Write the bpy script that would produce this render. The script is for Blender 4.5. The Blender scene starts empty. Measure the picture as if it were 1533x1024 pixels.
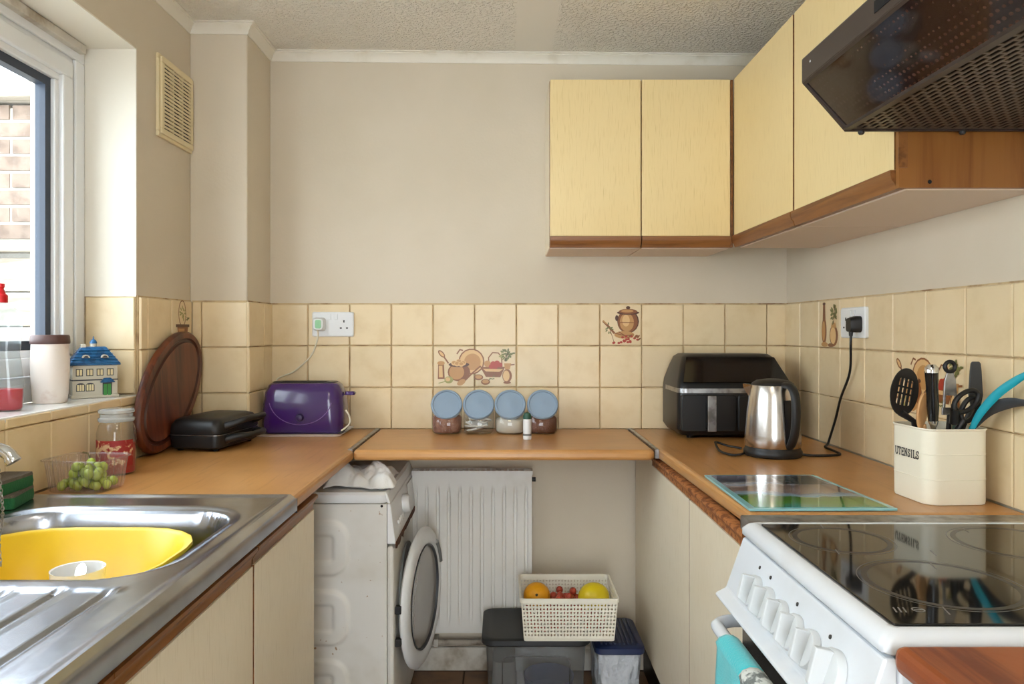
import bpy, math, random
from mathutils import Vector, Matrix, noise as mnoise
R = math.radians
PI = math.pi
sc = bpy.context.scene
COL = sc.collection
random.seed(7)

# ------------------------------------------------------------------ camera, world, exposure
CZ = 1.22                       # eye height
cd = bpy.data.cameras.new('camera')
cam = bpy.data.objects.new('camera', cd)
COL.objects.link(cam)
cam.location = (0, 0, CZ)
cam.rotation_euler = (R(90), 0, 0)
cd.sensor_width = 36
cd.lens = 36 * 1101 / 1533
cd.shift_x = 11.5 / 1533
cd.shift_y = -17 / 1533
cd.clip_start = 0.02
sc.camera = cam

w = bpy.data.worlds.new('overcast_sky')
sc.world = w
w.use_nodes = True
bg = w.node_tree.nodes['Background']
bg.inputs[0].default_value = (0.88, 0.945, 1.0, 1)
bg.inputs[1].default_value = 11.0

# unseen warm fill lamp added near the ceiling to brighten the room
cl = bpy.data.lights.new('unseen_fill_light', 'AREA')
cl.shape = 'DISK'; cl.size = 0.35; cl.energy = 6; cl.color = (1.0, 0.86, 0.68)
clo = bpy.data.objects.new('unseen_fill_light', cl)
clo.location = (0.0, 0.25, 2.14); COL.objects.link(clo)

vs = sc.view_settings
vs.view_transform = 'Standard'
vs.look = 'None'
vs.gamma = 1
vs.use_curve_mapping = False
vs.exposure = -0.04

# ------------------------------------------------------------------ colours and materials
def lin(c):
    c = c / 255.0
    return c / 12.92 if c <= 0.04045 else ((c + 0.055) / 1.055) ** 2.4
def C(r, g, b):
    return (lin(r), lin(g), lin(b), 1)

def mat(name, rgb, rough=0.5, metal=0.0, var=None, grain=None, flecks=None, bump=None, rnd=0.0, coat=0.0,
        spec=0.5, trans=0.0, emit=None, aniso=None, sheen=0.0):
    m = bpy.data.materials.new(name)
    m.use_nodes = True
    nt = m.node_tree; N = nt.nodes; L = nt.links
    p = N['Principled BSDF']
    p.inputs['Roughness'].default_value = rough
    p.inputs['Metallic'].default_value = metal
    p.inputs['Specular IOR Level'].default_value = spec
    p.inputs['Coat Weight'].default_value = coat
    p.inputs['Coat Roughness'].default_value = 0.06
    p.inputs['Transmission Weight'].default_value = trans
    p.inputs['Sheen Weight'].default_value = sheen
    tc = N.new('ShaderNodeTexCoord')
    vec = tc.outputs['Object']
    if rnd:
        oi = N.new('ShaderNodeObjectInfo')
        sc_ = N.new('ShaderNodeMath'); sc_.operation = 'MULTIPLY'; sc_.inputs[1].default_value = 37.0
        L.new(oi.outputs['Random'], sc_.inputs[0])
        ad = N.new('ShaderNodeVectorMath'); ad.operation = 'ADD'
        L.new(vec, ad.inputs[0]); L.new(sc_.outputs[0], ad.inputs[1])
        vec = ad.outputs[0]
    col = None
    def noise(scale, detail=3, rgh=0.55, v=None, dist=0.0):
        n = N.new('ShaderNodeTexNoise')
        n.inputs['Scale'].default_value = scale
        n.inputs['Detail'].default_value = detail
        n.inputs['Roughness'].default_value = rgh
        n.inputs['Distortion'].default_value = dist
        L.new(v if v is not None else vec, n.inputs['Vector'])
        return n.outputs['Fac']
    def ramp(f, lo, hi):
        r = N.new('ShaderNodeMapRange')
        r.interpolation_type = 'SMOOTHSTEP'
        r.inputs['From Min'].default_value = lo; r.inputs['From Max'].default_value = hi
        L.new(f, r.inputs['Value'])
        return r.outputs[0]
    def mix(f, a, b):
        x = N.new('ShaderNodeMix'); x.data_type = 'RGBA'
        if isinstance(f, float): x.inputs[0].default_value = f
        else: L.new(f, x.inputs[0])
        for s, v in ((6, a), (7, b)):
            if isinstance(v, tuple): x.inputs[s].default_value = v
            else: L.new(v, x.inputs[s])
        return x.outputs[2]
    def stretched(sx, sy, sz):
        mp = N.new('ShaderNodeMapping')
        mp.inputs['Scale'].default_value = (sx, sy, sz)
        L.new(vec, mp.inputs['Vector'])
        return mp.outputs[0]
    col = C(*rgb)
    if var:
        scale, lo, hi, c2 = var
        col = mix(ramp(noise(scale, 4), lo, hi), col, C(*c2))
    if grain:
        axis, fine, c2, lo, hi = grain
        s = {'x': (fine * .06, fine, fine), 'y': (fine, fine * .06, fine), 'z': (fine, fine, fine * .06)}[axis]
        col = mix(ramp(noise(1.0, 4, 0.6, stretched(*s), 0.6), lo, hi), col, C(*c2))
    if flecks:
        axis, fine, c2, lo, hi = flecks
        k = .03
        s = {'x': (fine * k, fine, fine), 'y': (fine, fine * k, fine), 'z': (fine, fine, fine * k)}[axis]
        col = mix(ramp(noise(1.0, 1, 0.5, stretched(*s)), lo, hi), col, C(*c2))
    if rnd:
        hs = N.new('ShaderNodeHueSaturation')
        mr = N.new('ShaderNodeMapRange')
        mr.inputs['To Min'].default_value = 1 - rnd; mr.inputs['To Max'].default_value = 1 + rnd
        L.new(oi.outputs['Random'], mr.inputs['Value'])
        L.new(mr.outputs[0], hs.inputs['Value'])
        if isinstance(col, tuple): hs.inputs['Color'].default_value = col
        else: L.new(col, hs.inputs['Color'])
        col = hs.outputs[0]
    if isinstance(col, tuple): p.inputs['Base Color'].default_value = col
    else: L.new(col, p.inputs['Base Color'])
    if bump:
        scale, strength, dist = bump
        b = N.new('ShaderNodeBump')
        b.inputs['Strength'].default_value = strength
        b.inputs['Distance'].default_value = dist
        L.new(noise(scale, 3), b.inputs['Height'])
        L.new(b.outputs[0], p.inputs['Normal'])
    if emit:
        p.inputs['Emission Color'].default_value = C(*emit[0]); p.inputs['Emission Strength'].default_value = emit[1]
    return m

def thin_clear(name, tint, body=0.1, body_rgb=(235, 238, 240), rough=0.05, ior=1.45, gloss=1.0):
    """thin transparent sheet: see-through + fresnel gloss + a little haze of its own"""
    m = bpy.data.materials.new(name); m.use_nodes = True
    nt = m.node_tree; N = nt.nodes; L = nt.links
    N.remove(N['Principled BSDF'])
    out = N['Material Output']
    t = N.new('ShaderNodeBsdfTransparent'); t.inputs[0].default_value = C(*tint)
    d = N.new('ShaderNodeBsdfDiffuse'); d.inputs[0].default_value = C(*body_rgb)
    g = N.new('ShaderNodeBsdfGlossy'); g.inputs['Roughness'].default_value = rough
    m1 = N.new('ShaderNodeMixShader'); m1.inputs[0].default_value = body
    L.new(t.outputs[0], m1.inputs[1]); L.new(d.outputs[0], m1.inputs[2])
    lw = N.new('ShaderNodeLayerWeight'); lw.inputs[0].default_value = .5
    pw = N.new('ShaderNodeMath'); pw.operation = 'POWER'; pw.inputs[1].default_value = 5
    L.new(lw.outputs['Facing'], pw.inputs[0])
    mu = N.new('ShaderNodeMath'); mu.operation = 'MULTIPLY_ADD'; mu.inputs[1].default_value = .9 * gloss; mu.inputs[2].default_value = .045 * gloss
    L.new(pw.outputs[0], mu.inputs[0])
    m2 = N.new('ShaderNodeMixShader'); L.new(mu.outputs[0], m2.inputs[0])
    L.new(m1.outputs[0], m2.inputs[1]); L.new(g.outputs[0], m2.inputs[2])
    L.new(m2.outputs[0], out.inputs[0])
    return m

M = {}
M['wall'] = mat('painted_wall', (216, 204, 184), 0.75, var=(1.6, .35, .75, (208, 196, 174)), bump=(90, .12, .004))
M['reveal'] = mat('painted_reveal', (232, 226, 212), 0.7, bump=(90, .1, .004))
M['cove'] = mat('white_gloss_cove', (232, 227, 214), 0.45, var=(9, .5, .75, (214, 206, 186)))
M['tile'] = mat('cream_glazed_tile', (230, 209, 170), 0.34, var=(13, .42, .8, (221, 197, 153)), bump=(30, .25, .003), rnd=.05)
M['grout'] = mat('brown_grout', (200, 175, 135), 0.9, var=(14, .45, .7, (140, 108, 72)))
M['wood_y'] = mat('oak_laminate_lengthwise', (192, 140, 82), 0.3, var=(5, .4, .7, (180, 128, 72)), grain=('y', 70, (164, 112, 60), .5, .8))
M['wood_x'] = mat('oak_laminate_crosswise', (194, 142, 84), 0.3, var=(5, .4, .7, (182, 130, 74)), grain=('x', 70, (166, 114, 62), .5, .8))
M['door_up'] = mat('cream_woodgrain_laminate', (233, 209, 155), 0.42, var=(2.2, .4, .7, (229, 203, 146)), flecks=('z', 620, (214, 187, 130), .58, .8))
M['door_low'] = mat('pale_woodgrain_laminate', (236, 224, 200), 0.42, var=(2.2, .4, .7, (231, 217, 190)), flecks=('z', 620, (218, 203, 174), .58, .75))
M['carcass'] = mat('pale_carcass_board', (225, 205, 185), 0.6)
M['rail'] = mat('brown_wood_rail', (138, 88, 42), 0.38, grain=('y', 60, (100, 58, 26), .4, .75))
M['rail_x'] = mat('brown_wood_rail_crosswise', (138, 88, 42), 0.38, grain=('x', 60, (100, 58, 26), .4, .75))
M['rail_worn'] = mat('worn_chipboard_rail', (176, 112, 60), 0.75, var=(60, .45, .6, (120, 66, 28)), bump=(140, .5, .004))
M['endpanel'] = mat('teak_veneer_panel', (144, 92, 38), 0.45, grain=('z', 26, (120, 68, 20), .42, .7))
M['redwood'] = mat('red_brown_worktop', (146, 78, 40), 0.4, var=(6, .4, .7, (126, 62, 32)), grain=('y', 34, (104, 44, 24), .48, .7), bump=(40, .1, .003))
M['steel'] = mat('brushed_sink_steel', (184, 190, 202), 0.25, metal=1.0, var=(7, .35, .75, (156, 161, 172)), bump=(60, .06, .002))
M['alu'] = mat('aluminium_strip', (170, 170, 172), 0.35, metal=1.0, var=(30, .4, .7, (120, 118, 116)))
M['kettle'] = mat('brushed_kettle_steel', (200, 196, 192), 0.24, metal=1.0)
M['chrome'] = mat('chrome', (215, 217, 220), 0.08, metal=1.0)
M['white'] = mat('white_plastic', (230, 232, 233), 0.35)
M['upvc'] = mat('white_window_plastic', (232, 234, 236), 0.3, bump=(20, .03, .002))
M['enamel'] = mat('white_enamel', (236, 238, 240), 0.28, var=(5, .5, .8, (226, 226, 222)))
M['cooker'] = mat('cooker_white_enamel', (218, 224, 231), 0.26, var=(5, .5, .85, (210, 214, 218)))
M['knob'] = mat('cooker_knob_plastic', (206, 211, 214), 0.35)
M['enamel_old'] = mat('dirty_white_enamel', (228, 226, 220), 0.42, var=(4, .45, .8, (206, 200, 186)), flecks=('y', 60, (170, 140, 108), .74, .8))
M['rust'] = mat('rust', (94, 48, 26), 0.9, var=(60, .4, .6, (60, 32, 22)), bump=(120, .5, .004))
M['black'] = mat('black_plastic', (24, 24, 26), 0.42, spec=.45)
M['black_gloss'] = mat('black_gloss_plastic', (16, 16, 18), 0.15, coat=.4)
M['grey_dark'] = mat('dark_grey_nylon', (58, 60, 64), 0.5)
M['purple'] = mat('purple_gloss_plastic', (60, 24, 96), 0.22, coat=.5)
M['purple_dark'] = mat('dark_purple_plastic', (44, 16, 70), 0.35)
M['yellow'] = mat('yellow_plastic', (240, 200, 24), 0.35)
M['ceramic'] = mat('white_ceramic', (240, 240, 238), 0.2, coat=.3)
M['board'] = mat('dark_stained_board', (104, 50, 26), 0.35, grain=('z', 26, (62, 26, 14), .4, .68), var=(7, .45, .7, (126, 66, 36)))
M['board_edge'] = mat('dark_board_groove', (66, 28, 15), 0.4)
M['glass'] = thin_clear('window_glass', (248, 251, 252), 0.01, rough=0.0)
M['jar_glass'] = thin_clear('clear_jar_glass', (246, 248, 248), 0.025, rough=0.03)
M['punnet'] = thin_clear('clear_punnet_plastic', (246, 244, 243), 0.05, (235, 225, 225), rough=0.1)
M['bottle'] = thin_clear('clear_bottle_plastic', (235, 240, 242), 0.05, (225, 230, 232), rough=0.08)
M['box_plastic'] = thin_clear('frosted_storage_plastic', (226, 227, 227), 0.20, (176, 178, 178), rough=0.25)
M['red_liquid'] = mat('red_soap', (200, 8, 40), 0.3)
M['red'] = mat('red_plastic', (206, 22, 34), 0.35)
M['wax'] = mat('red_wax', (150, 24, 30), 0.4, var=(20, .4, .7, (170, 40, 40)))
M['labelred'] = mat('printed_jar_label', (150, 34, 34), 0.5, var=(60, .52, .6, (214, 180, 140)))
M['marble'] = mat('marbled_cup', (236, 226, 218), 0.35, var=(16, .55, .75, (212, 190, 178)))
M['brown_lid'] = mat('brown_lid', (82, 54, 50), 0.45)
M['grape'] = mat('green_grape', (160, 178, 62), 0.25, var=(12, .4, .7, (124, 146, 42)), rnd=.12, coat=.2)
M['redgrape'] = mat('red_grape', (198, 84, 58), 0.28, var=(18, .4, .7, (158, 52, 46)), rnd=.12)
M['stem'] = mat('brown_stem', (92, 80, 40), 0.7)
M['orange'] = mat('orange_peel', (236, 166, 20), 0.45, bump=(120, .3, .003))
M['lemon'] = mat('yellow_peel', (232, 206, 30), 0.4, bump=(90, .12, .002))
M['sponge_g'] = mat('green_sponge', (22, 88, 48), 0.9, bump=(140, .5, .004))
M['sponge_t'] = mat('grey_scourer', (92, 84, 74), 0.95, bump=(200, .8, .005))
M['cloth'] = mat('white_cloth', (232, 232, 230), 0.9, sheen=.3, bump=(220, .4, .002))
M['radiator'] = mat('radiator_enamel', (228, 226, 220), 0.4, var=(5, .5, .8, (214, 209, 198)), flecks=('x', 26, (150, 120, 90), .76, .8))
M['dirty_white'] = mat('dirty_white_paint', (206, 200, 188), 0.6, var=(8, .45, .7, (150, 134, 112)))
M['pipe'] = mat('grimy_pipe_paint', (176, 166, 150), 0.6, var=(12, .4, .62, (92, 74, 56)))
M['basket'] = mat('cream_basket_plastic', (238, 234, 218), 0.5)
M['lid_black'] = mat('black_box_lid', (36, 38, 40), 0.5)
M['navy'] = mat('navy_lid', (26, 42, 82), 0.45)
M['bag'] = mat('white_bin_liner', (206, 212, 220), 0.4, bump=(24, .8, .02))
M['blue_thing'] = mat('blue_stored_item', (70, 92, 140), 0.6)
M['grey_thing'] = mat('grey_stored_item', (120, 122, 120), 0.7)
M['lid_blue'] = mat('grey_blue_jar_lid', (140, 160, 180), 0.5, bump=(40, .05, .001))
M['coffee'] = mat('brown_granules', (112, 62, 36), 0.9, bump=(260, .8, .004))
M['rice'] = mat('reddish_grains', (158, 112, 92), 0.9, var=(60, .4, .6, (130, 84, 66)), bump=(200, .8, .004))
M['sugar'] = mat('pale_sugar', (206, 196, 180), 0.9, bump=(260, .4, .002))
M['teabag'] = mat('white_paper_bags', (222, 216, 208), 0.9)
M['green_cap'] = mat('dark_green_cap', (22, 74, 56), 0.45)
M['fry'] = mat('air_fryer_black', (20, 21, 23), 0.38, spec=.4)
M['hob'] = mat('black_ceramic_glass', (12, 12, 13), 0.06, spec=.6)
M['hobprint'] = mat('grey_hob_print', (118, 116, 112), 0.4)
M['hobdark'] = mat('burnt_ring_mark', (34, 32, 32), 0.3)
M['hood'] = mat('brown_hood_paint', (52, 41, 36), 0.4)
M['visor'] = mat('smoked_hood_visor', (40, 28, 25), 0.06, spec=.5)
M['mesh_grey'] = mat('hood_filter_mesh', (98, 86, 74), 0.4, metal=.4)
M['dark'] = mat('deep_dark', (14, 12, 12), 0.9)
M['teal'] = mat('teal_silicone', (24, 158, 176), 0.4)
M['tealcloth'] = mat('teal_towel', (70, 190, 198), 0.95, sheen=.3, bump=(260, .5, .003))
M['greycloth'] = mat('floral_towel_end', (206, 210, 206), 0.95, var=(48, .46, .56, (112, 118, 116)), bump=(260, .5, .003))
M['tin'] = mat('cream_enamel_tin', (240, 234, 214), 0.35)
M['ink'] = mat('dark_print', (48, 46, 44), 0.6)
M['beech'] = mat('beech_wood', (206, 158, 104), 0.55, grain=('z', 60, (178, 126, 76), .45, .7))
M['vent'] = mat('yellowed_vent_plastic', (232, 216, 176), 0.45)
M['mint'] = mat('pale_green_plastic', (150, 208, 160), 0.4)
M['flex'] = mat('white_flex', (226, 218, 196), 0.5)
M['brick'] = mat('pale_brick', (124, 106, 94), 0.9, var=(16, .4, .7, (96, 80, 70)), rnd=.12, bump=(60, .4, .004))
M['mortar'] = mat('mortar', (176, 172, 164), 0.95)
M['fence'] = mat('weathered_board', (150, 142, 130), 0.9, grain=('x', 30, (118, 108, 96), .45, .7), rnd=.06)
M['gasket'] = mat('blue_grey_gasket', (46, 56, 72), 0.5)
M['floor'] = mat('brown_floor', (120, 84, 50), 0.4, var=(10, .4, .7, (96, 66, 38)), rnd=.06)
M['floorgrout'] = mat('dark_floor_grout', (74, 58, 42), 0.9)
M['house_wall'] = mat('house_wall_paint', (204, 198, 182), 0.45)
M['house_blue'] = mat('house_blue_glaze', (32, 96, 146), 0.3, var=(60, .45, .6, (22, 74, 118)))
M['house_green'] = mat('house_green_glaze', (58, 140, 68), 0.35)
M['house_dark'] = mat('house_dark_glaze', (52, 56, 66), 0.4)
M['house_pane'] = mat('house_cream_pane', (228, 214, 168), 0.4)
for k, c in {'p_brown': (132, 78, 36), 'p_tan': (190, 140, 82), 'p_dark': (80, 42, 20), 'p_red': (172, 56, 38),
             'p_green': (104, 106, 52), 'p_light': (220, 180, 124), 'p_olive': (156, 150, 84)}.items():
    M[k] = mat('tile_print_' + k[2:], c, 0.35)

# ceiling: stippled plaster with one smooth repaired strip
def ceiling_mat():
    m = mat('stippled_ceiling', (234, 229, 217), 0.85)
    nt = m.node_tree; N = nt.nodes; L = nt.links; p = N['Principled BSDF']
    tc = N.new('ShaderNodeTexCoord')
    sp = N.new('ShaderNodeSeparateXYZ'); L.new(tc.outputs['Object'], sp.inputs[0])
    def step(x0, x1):
        r = N.new('ShaderNodeMapRange'); r.inputs['From Min'].default_value = x0; r.inputs['From Max'].default_value = x1
        L.new(sp.outputs[0], r.inputs[0]); return r.outputs[0]
    a = step(.025, .04); b = step(.165, .18)
    s = N.new('ShaderNodeMath'); s.operation = 'SUBTRACT'; L.new(a, s.inputs[0]); L.new(b, s.inputs[1])
    inv = N.new('ShaderNodeMath'); inv.operation = 'SUBTRACT'; inv.inputs[0].default_value = 1.0; L.new(s.outputs[0], inv.inputs[1])
    n = N.new('ShaderNodeTexNoise'); n.inputs['Scale'].default_value = 95; n.inputs['Detail'].default_value = 2
    L.new(tc.outputs['Object'], n.inputs['Vector'])
    r = N.new('ShaderNodeMapRange'); r.interpolation_type = 'SMOOTHSTEP'
    r.inputs['From Min'].default_value = .42; r.inputs['From Max'].default_value = .68
    L.new(n.outputs['Fac'], r.inputs[0])
    mu = N.new('ShaderNodeMath'); mu.operation = 'MULTIPLY'; L.new(r.outputs[0], mu.inputs[0]); L.new(inv.outputs[0], mu.inputs[1])
    bp = N.new('ShaderNodeBump'); bp.inputs['Strength'].default_value = .75; bp.inputs['Distance'].default_value = .006
    L.new(mu.outputs[0], bp.inputs['Height']); L.new(bp.outputs[0], p.inputs['Normal'])
    return m
M['ceiling'] = ceiling_mat()

def visor_mat():
    m = M['visor']; nt = m.node_tree; N = nt.nodes; L = nt.links; p = N['Principled BSDF']
    tc = N.new('ShaderNodeTexCoord'); v = N.new('ShaderNodeTexVoronoi'); v.inputs['Scale'].default_value = 112; v.inputs['Randomness'].default_value = .10
    mp = N.new('ShaderNodeMapping'); mp.inputs['Scale'].default_value = (1, .75, 1)
    L.new(tc.outputs['Object'], mp.inputs[0]); L.new(mp.outputs[0], v.inputs['Vector'])
    r = N.new('ShaderNodeMapRange'); r.interpolation_type = 'SMOOTHSTEP'
    r.inputs['From Min'].default_value = .42; r.inputs['From Max'].default_value = .25
    L.new(v.outputs['Distance'], r.inputs[0])
    x = N.new('ShaderNodeMix'); x.data_type = 'RGBA'; L.new(r.outputs[0], x.inputs[0])
    x.inputs[6].default_value = C(36, 25, 22); x.inputs[7].default_value = C(66, 43, 34)
    L.new(x.outputs[2], p.inputs['Base Color'])
visor_mat()
# printed glass board: a banded landscape picture under glass
def picture_mat():
    m = mat('printed_glass_board', (150, 200, 205), 0.05, coat=.6)
    nt = m.node_tree; N = nt.nodes; L = nt.links; p = N['Principled BSDF']
    tc = N.new('ShaderNodeTexCoord')
    n = N.new('ShaderNodeTexNoise'); n.inputs['Scale'].default_value = 9; n.inputs['Detail'].default_value = 4
    L.new(tc.outputs['Object'], n.inputs['Vector'])
    sp = N.new('ShaderNodeSeparateXYZ'); L.new(tc.outputs['Object'], sp.inputs[0])
    a = N.new('ShaderNodeMath'); a.operation = 'MULTIPLY_ADD'
    L.new(n.outputs['Fac'], a.inputs[0]); a.inputs[1].default_value = .14; L.new(sp.outputs[1], a.inputs[2])
    r = N.new('ShaderNodeValToRGB')
    mp = N.new('ShaderNodeMapRange'); mp.inputs['From Min'].default_value = -.10; mp.inputs['From Max'].default_value = .24
    L.new(a.outputs[0], mp.inputs[0]); L.new(mp.outputs[0], r.inputs[0])
    cr = r.color_ramp
    cols = [(0, (60, 150, 150)), (.14, (92, 150, 52)), (.30, (70, 120, 40)), (.38, (140, 170, 190)), (.50, (146, 120, 110)),
            (.60, (110, 84, 74)), (.70, (150, 160, 178)), (.80, (60, 62, 76)), (.92, (120, 120, 140))]
    cr.elements[0].position = cols[0][0]; cr.elements[0].color = C(*cols[0][1])
    cr.elements[1].position = cols[-1][0]; cr.elements[1].color = C(*cols[-1][1])
    for ps, c in cols[1:-1]:
        e = cr.elements.new(ps); e.color = C(*c)
    L.new(r.outputs[0], p.inputs['Base Color'])
    return m
M['picture'] = picture_mat()
M['aqua'] = mat('aqua_glass_edge', (140, 196, 204), 0.08, coat=.5)

# ------------------------------------------------------------------ mesh building
class MB:
    def __init__(s): s.V = []; s.F = []; s.FM = []
    def add(s, vs, fs, m=0, X=None):
        b = len(s.V)
        if X is not None: vs = [X @ Vector(v) for v in vs]
        s.V += [tuple(v) for v in vs]
        s.F += [tuple(i + b for i in f) for f in fs]
        s.FM += [m] * len(fs)
        return s
    def box(s, x0, x1, y0, y1, z0, z1, m=0, X=None):
        vs = [(x0, y0, z0), (x1, y0, z0), (x1, y1, z0), (x0, y1, z0), (x0, y0, z1), (x1, y0, z1), (x1, y1, z1), (x0, y1, z1)]
        return s.add(vs, [(0, 3, 2, 1), (4, 5, 6, 7), (0, 1, 5, 4), (1, 2, 6, 5), (2, 3, 7, 6), (3, 0, 4, 7)], m, X)
    def loft(s, loops, cap0=True, cap1=True, m=0, X=None, close=True):
        n = len(loops[0]); vs = [p for l in loops for p in l]; fs = []
        for i in range(len(loops) - 1):
            for j in range(n if close else n - 1):
                k = (j + 1) % n
                fs.append((i * n + j, i * n + k, (i + 1) * n + k, (i + 1) * n + j))
        if cap0: fs.append(tuple(reversed(range(n))))
        if cap1: fs.append(tuple((len(loops) - 1) * n + j for j in range(n)))
        return s.add(vs, fs, m, X)
    def lathe(s, prof, n=32, c=(0, 0, 0), m=0, X=None, cap0=True, cap1=True):
        loops = [[(c[0] + r * math.cos(2 * PI * j / n), c[1] + r * math.sin(2 * PI * j / n), c[2] + z) for j in range(n)] for r, z in prof]
        return s.loft(loops, cap0, cap1, m, X)
    def tube(s, pts, r, n=10, m=0, X=None, close=False):
        pts = [Vector(p) for p in pts]; loops = []
        up = None
        K = len(pts)
        for i, p in enumerate(pts):
            a = pts[i - 1] if (i > 0 or close) else p
            b = pts[(i + 1) % K] if (i < K - 1 or close) else p
            t = (b - a).normalized()
            if up is None:
                up = Vector((0, 0, 1)) if abs(t.z) < .9 else Vector((1, 0, 0))
            u = (up - t * up.dot(t)).normalized(); v = t.cross(u); up = u
            rr = r[i] if isinstance(r, (list, tuple)) else r
            loops.append([p + (u * math.cos(2 * PI * j / n) + v * math.sin(2 * PI * j / n)) * rr for j in range(n)])
        if close: loops.append(loops[0])
        return s.loft(loops, not close, not close, m, X)
    def prism(s, poly, a, b, axis='y', m=0, X=None):
        """poly in the plane across axis; y: (x,z)  x: (y,z)  z: (x,y)"""
        f = {'y': lambda p, t: (p[0], t, p[1]), 'x': lambda p, t: (t, p[0], p[1]), 'z': lambda p, t: (p[0], p[1], t)}[axis]
        return s.loft([[f(p, a) for p in poly], [f(p, b) for p in poly]], True, True, m, X)
    def grid(s, nx, ny, fn, m=0, X=None):
        vs = [fn(i / nx, j / ny) for j in range(ny + 1) for i in range(nx + 1)]
        fs = [(j * (nx + 1) + i, j * (nx + 1) + i + 1, (j + 1) * (nx + 1) + i + 1, (j + 1) * (nx + 1) + i) for j in range(ny) for i in range(nx)]
        return s.add(vs, fs, m, X)
    def ball(s, c, r, n=14, k=8, m=0, X=None, sz=1.0):
        prof = [(r * math.sin(PI * i / k) + (1e-5 if i in (0, k) else 0), -r * sz * math.cos(PI * i / k)) for i in range(k + 1)]
        return s.lathe(prof, n, c, m, X)
    def xf(s, X):
        s.V = [tuple(X @ Vector(v)) for v in s.V]; return s

def rrect(cx, cy, w_, d_, r, z=0.0, n=5):
    pts = []
    for qx, qy, a0 in ((1, 1, 0), (-1, 1, 90), (-1, -1, 180), (1, -1, 270)):
        for i in range(n + 1):
            a = R(a0 + 90 * i / n)
            pts.append((cx + qx * (w_ / 2 - r) + r * math.cos(a), cy + qy * (d_ / 2 - r) + r * math.sin(a), z))
    return pts
def ellipse(cx, cy, a, b, z=0.0, n=32):
    return [(cx + a * math.cos(2 * PI * i / n), cy + b * math.sin(2 * PI * i / n), z) for i in range(n)]
def spline(pts, k=6):
    """Catmull-Rom through pts"""
    P = [Vector(p) for p in pts]; P = [P[0] * 2 - P[1]] + P + [P[-1] * 2 - P[-2]]
    o = []
    for i in range(1, len(P) - 2):
        a, b, c, d = P[i - 1:i + 3]
        for j in range(k):
            t = j / k
            o.append(.5 * ((2 * b) + (c - a) * t + (2 * a - 5 * b + 4 * c - d) * t * t + (3 * b - a - 3 * c + d) * t ** 3))
    o.append(P[-2]); return o

OFF = {}
def root_of(o):
    while o.parent: o = o.parent
    return o
def obj(name, mb, mats, parent=None, smooth=None, bevel=0.0, seg=2, solid=0.0, label=None, fix=True, mesh_only=False):
    me = bpy.data.meshes.new(name)
    V = mb.V; off = Vector((0, 0, 0)); loc = None
    if parent is not None:
        off = OFF.get(root_of(parent).name, off)
    elif fix:
        xs = [v[0] for v in V]; ys = [v[1] for v in V]; zs = [v[2] for v in V]
        loc = Vector(((min(xs) + max(xs)) / 2, (min(ys) + max(ys)) / 2, min(zs))); off = loc
    me.from_pydata([(v[0] - off.x, v[1] - off.y, v[2] - off.z) for v in V], [], mb.F)
    mats = mats if isinstance(mats, (list, tuple)) else [mats]
    for m in mats: me.materials.append(M[m] if isinstance(m, str) else m)
    if len(mats) > 1: me.polygons.foreach_set('material_index', mb.FM)
    import bmesh
    bm = bmesh.new(); bm.from_mesh(me)
    bmesh.ops.recalc_face_normals(bm, faces=bm.faces)
    bm.to_mesh(me); bm.free()
    if smooth is not None:
        me.polygons.foreach_set('use_smooth', [True] * len(me.polygons))
        me.set_sharp_from_angle(angle=R(smooth))
    me.update()
    o = bpy.data.objects.new(name, me); COL.objects.link(o)
    if parent is not None: o.parent = parent
    if loc is not None: o.location = loc
    if solid:
        md = o.modifiers.new('solid', 'SOLIDIFY'); md.thickness = solid; md.offset = 0
    if bevel:
        md = o.modifiers.new('bevel', 'BEVEL'); md.width = bevel; md.segments = seg; md.limit_method = 'ANGLE'; md.angle_limit = R(40)
    if label: o['label'] = label
    return o
def thing(name, label, cat, loc=(0, 0, 0), rotz=0.0, group=None, world=True):
    o = bpy.data.objects.new(name, None); COL.objects.link(o)
    o.empty_display_size = .05
    o.location = loc; o.rotation_euler = (0, 0, rotz)
    o['label'] = label; o['category'] = cat
    if group: o['group'] = group
    if world and not rotz: OFF[o.name] = Vector(loc)
    return o
def tag(o, label, cat, group=None, kind=None):
    o['label'] = label; o['category'] = cat
    if group: o['group'] = group
    if kind: o['kind'] = kind
    return o
def struct(name, mb, m, parent=None, **k):
    o = obj(name, mb, m, parent, fix=False, **k)
    if parent is None: o['kind'] = 'structure'
    return o
def dup(root, loc, rotz=None, label=None):
    r = root.copy(); COL.objects.link(r); r.location = loc
    if rotz is not None: r.rotation_euler = (0, 0, rotz)
    if label: r['label'] = label
    for ch in list(root.children):
        c = ch.copy(); COL.objects.link(c); c.parent = r
        for g in ch.children:
            d = g.copy(); COL.objects.link(d); d.parent = c
    return r
def box(x0, x1, y0, y1, z0, z1): return MB().box(x0, x1, y0, y1, z0, z1)

# ------------------------------------------------------------------ room dimensions (metres)
XL, XR, YB = -1.031, 1.019, 2.653
ZC = 2.217
WT = 0.868                      # worktop height
def zc(x): return ZC - .009 * x
TZ = [0.866, 1.016, 1.166, 1.316]

# floor
floor = struct('floor', box(-1.4, 1.2, -1.4, 2.75, -.1, -.004), 'floorgrout')
fm = {}
for i in range(8):
    for j in range(4):
        x = -1.0 + .3 * i - .04; y = 2.64 - .3 * (j + 1)
        if x + .3 < -.75 or x > .8: continue
        t = MB().box(0, .294, 0, .294, -.004, 0)
        if not fm:
            o = obj('tile', t, 'floor', floor, bevel=.002); fm['a'] = o
        else:
            o = fm['a'].copy(); COL.objects.link(o); o.parent = floor
        o.location = (x, y, 0)
struct('floor_near', box(-1.031, 1.019, -1.3, 1.434, -.004, -.0002), 'floor', floor)

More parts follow.
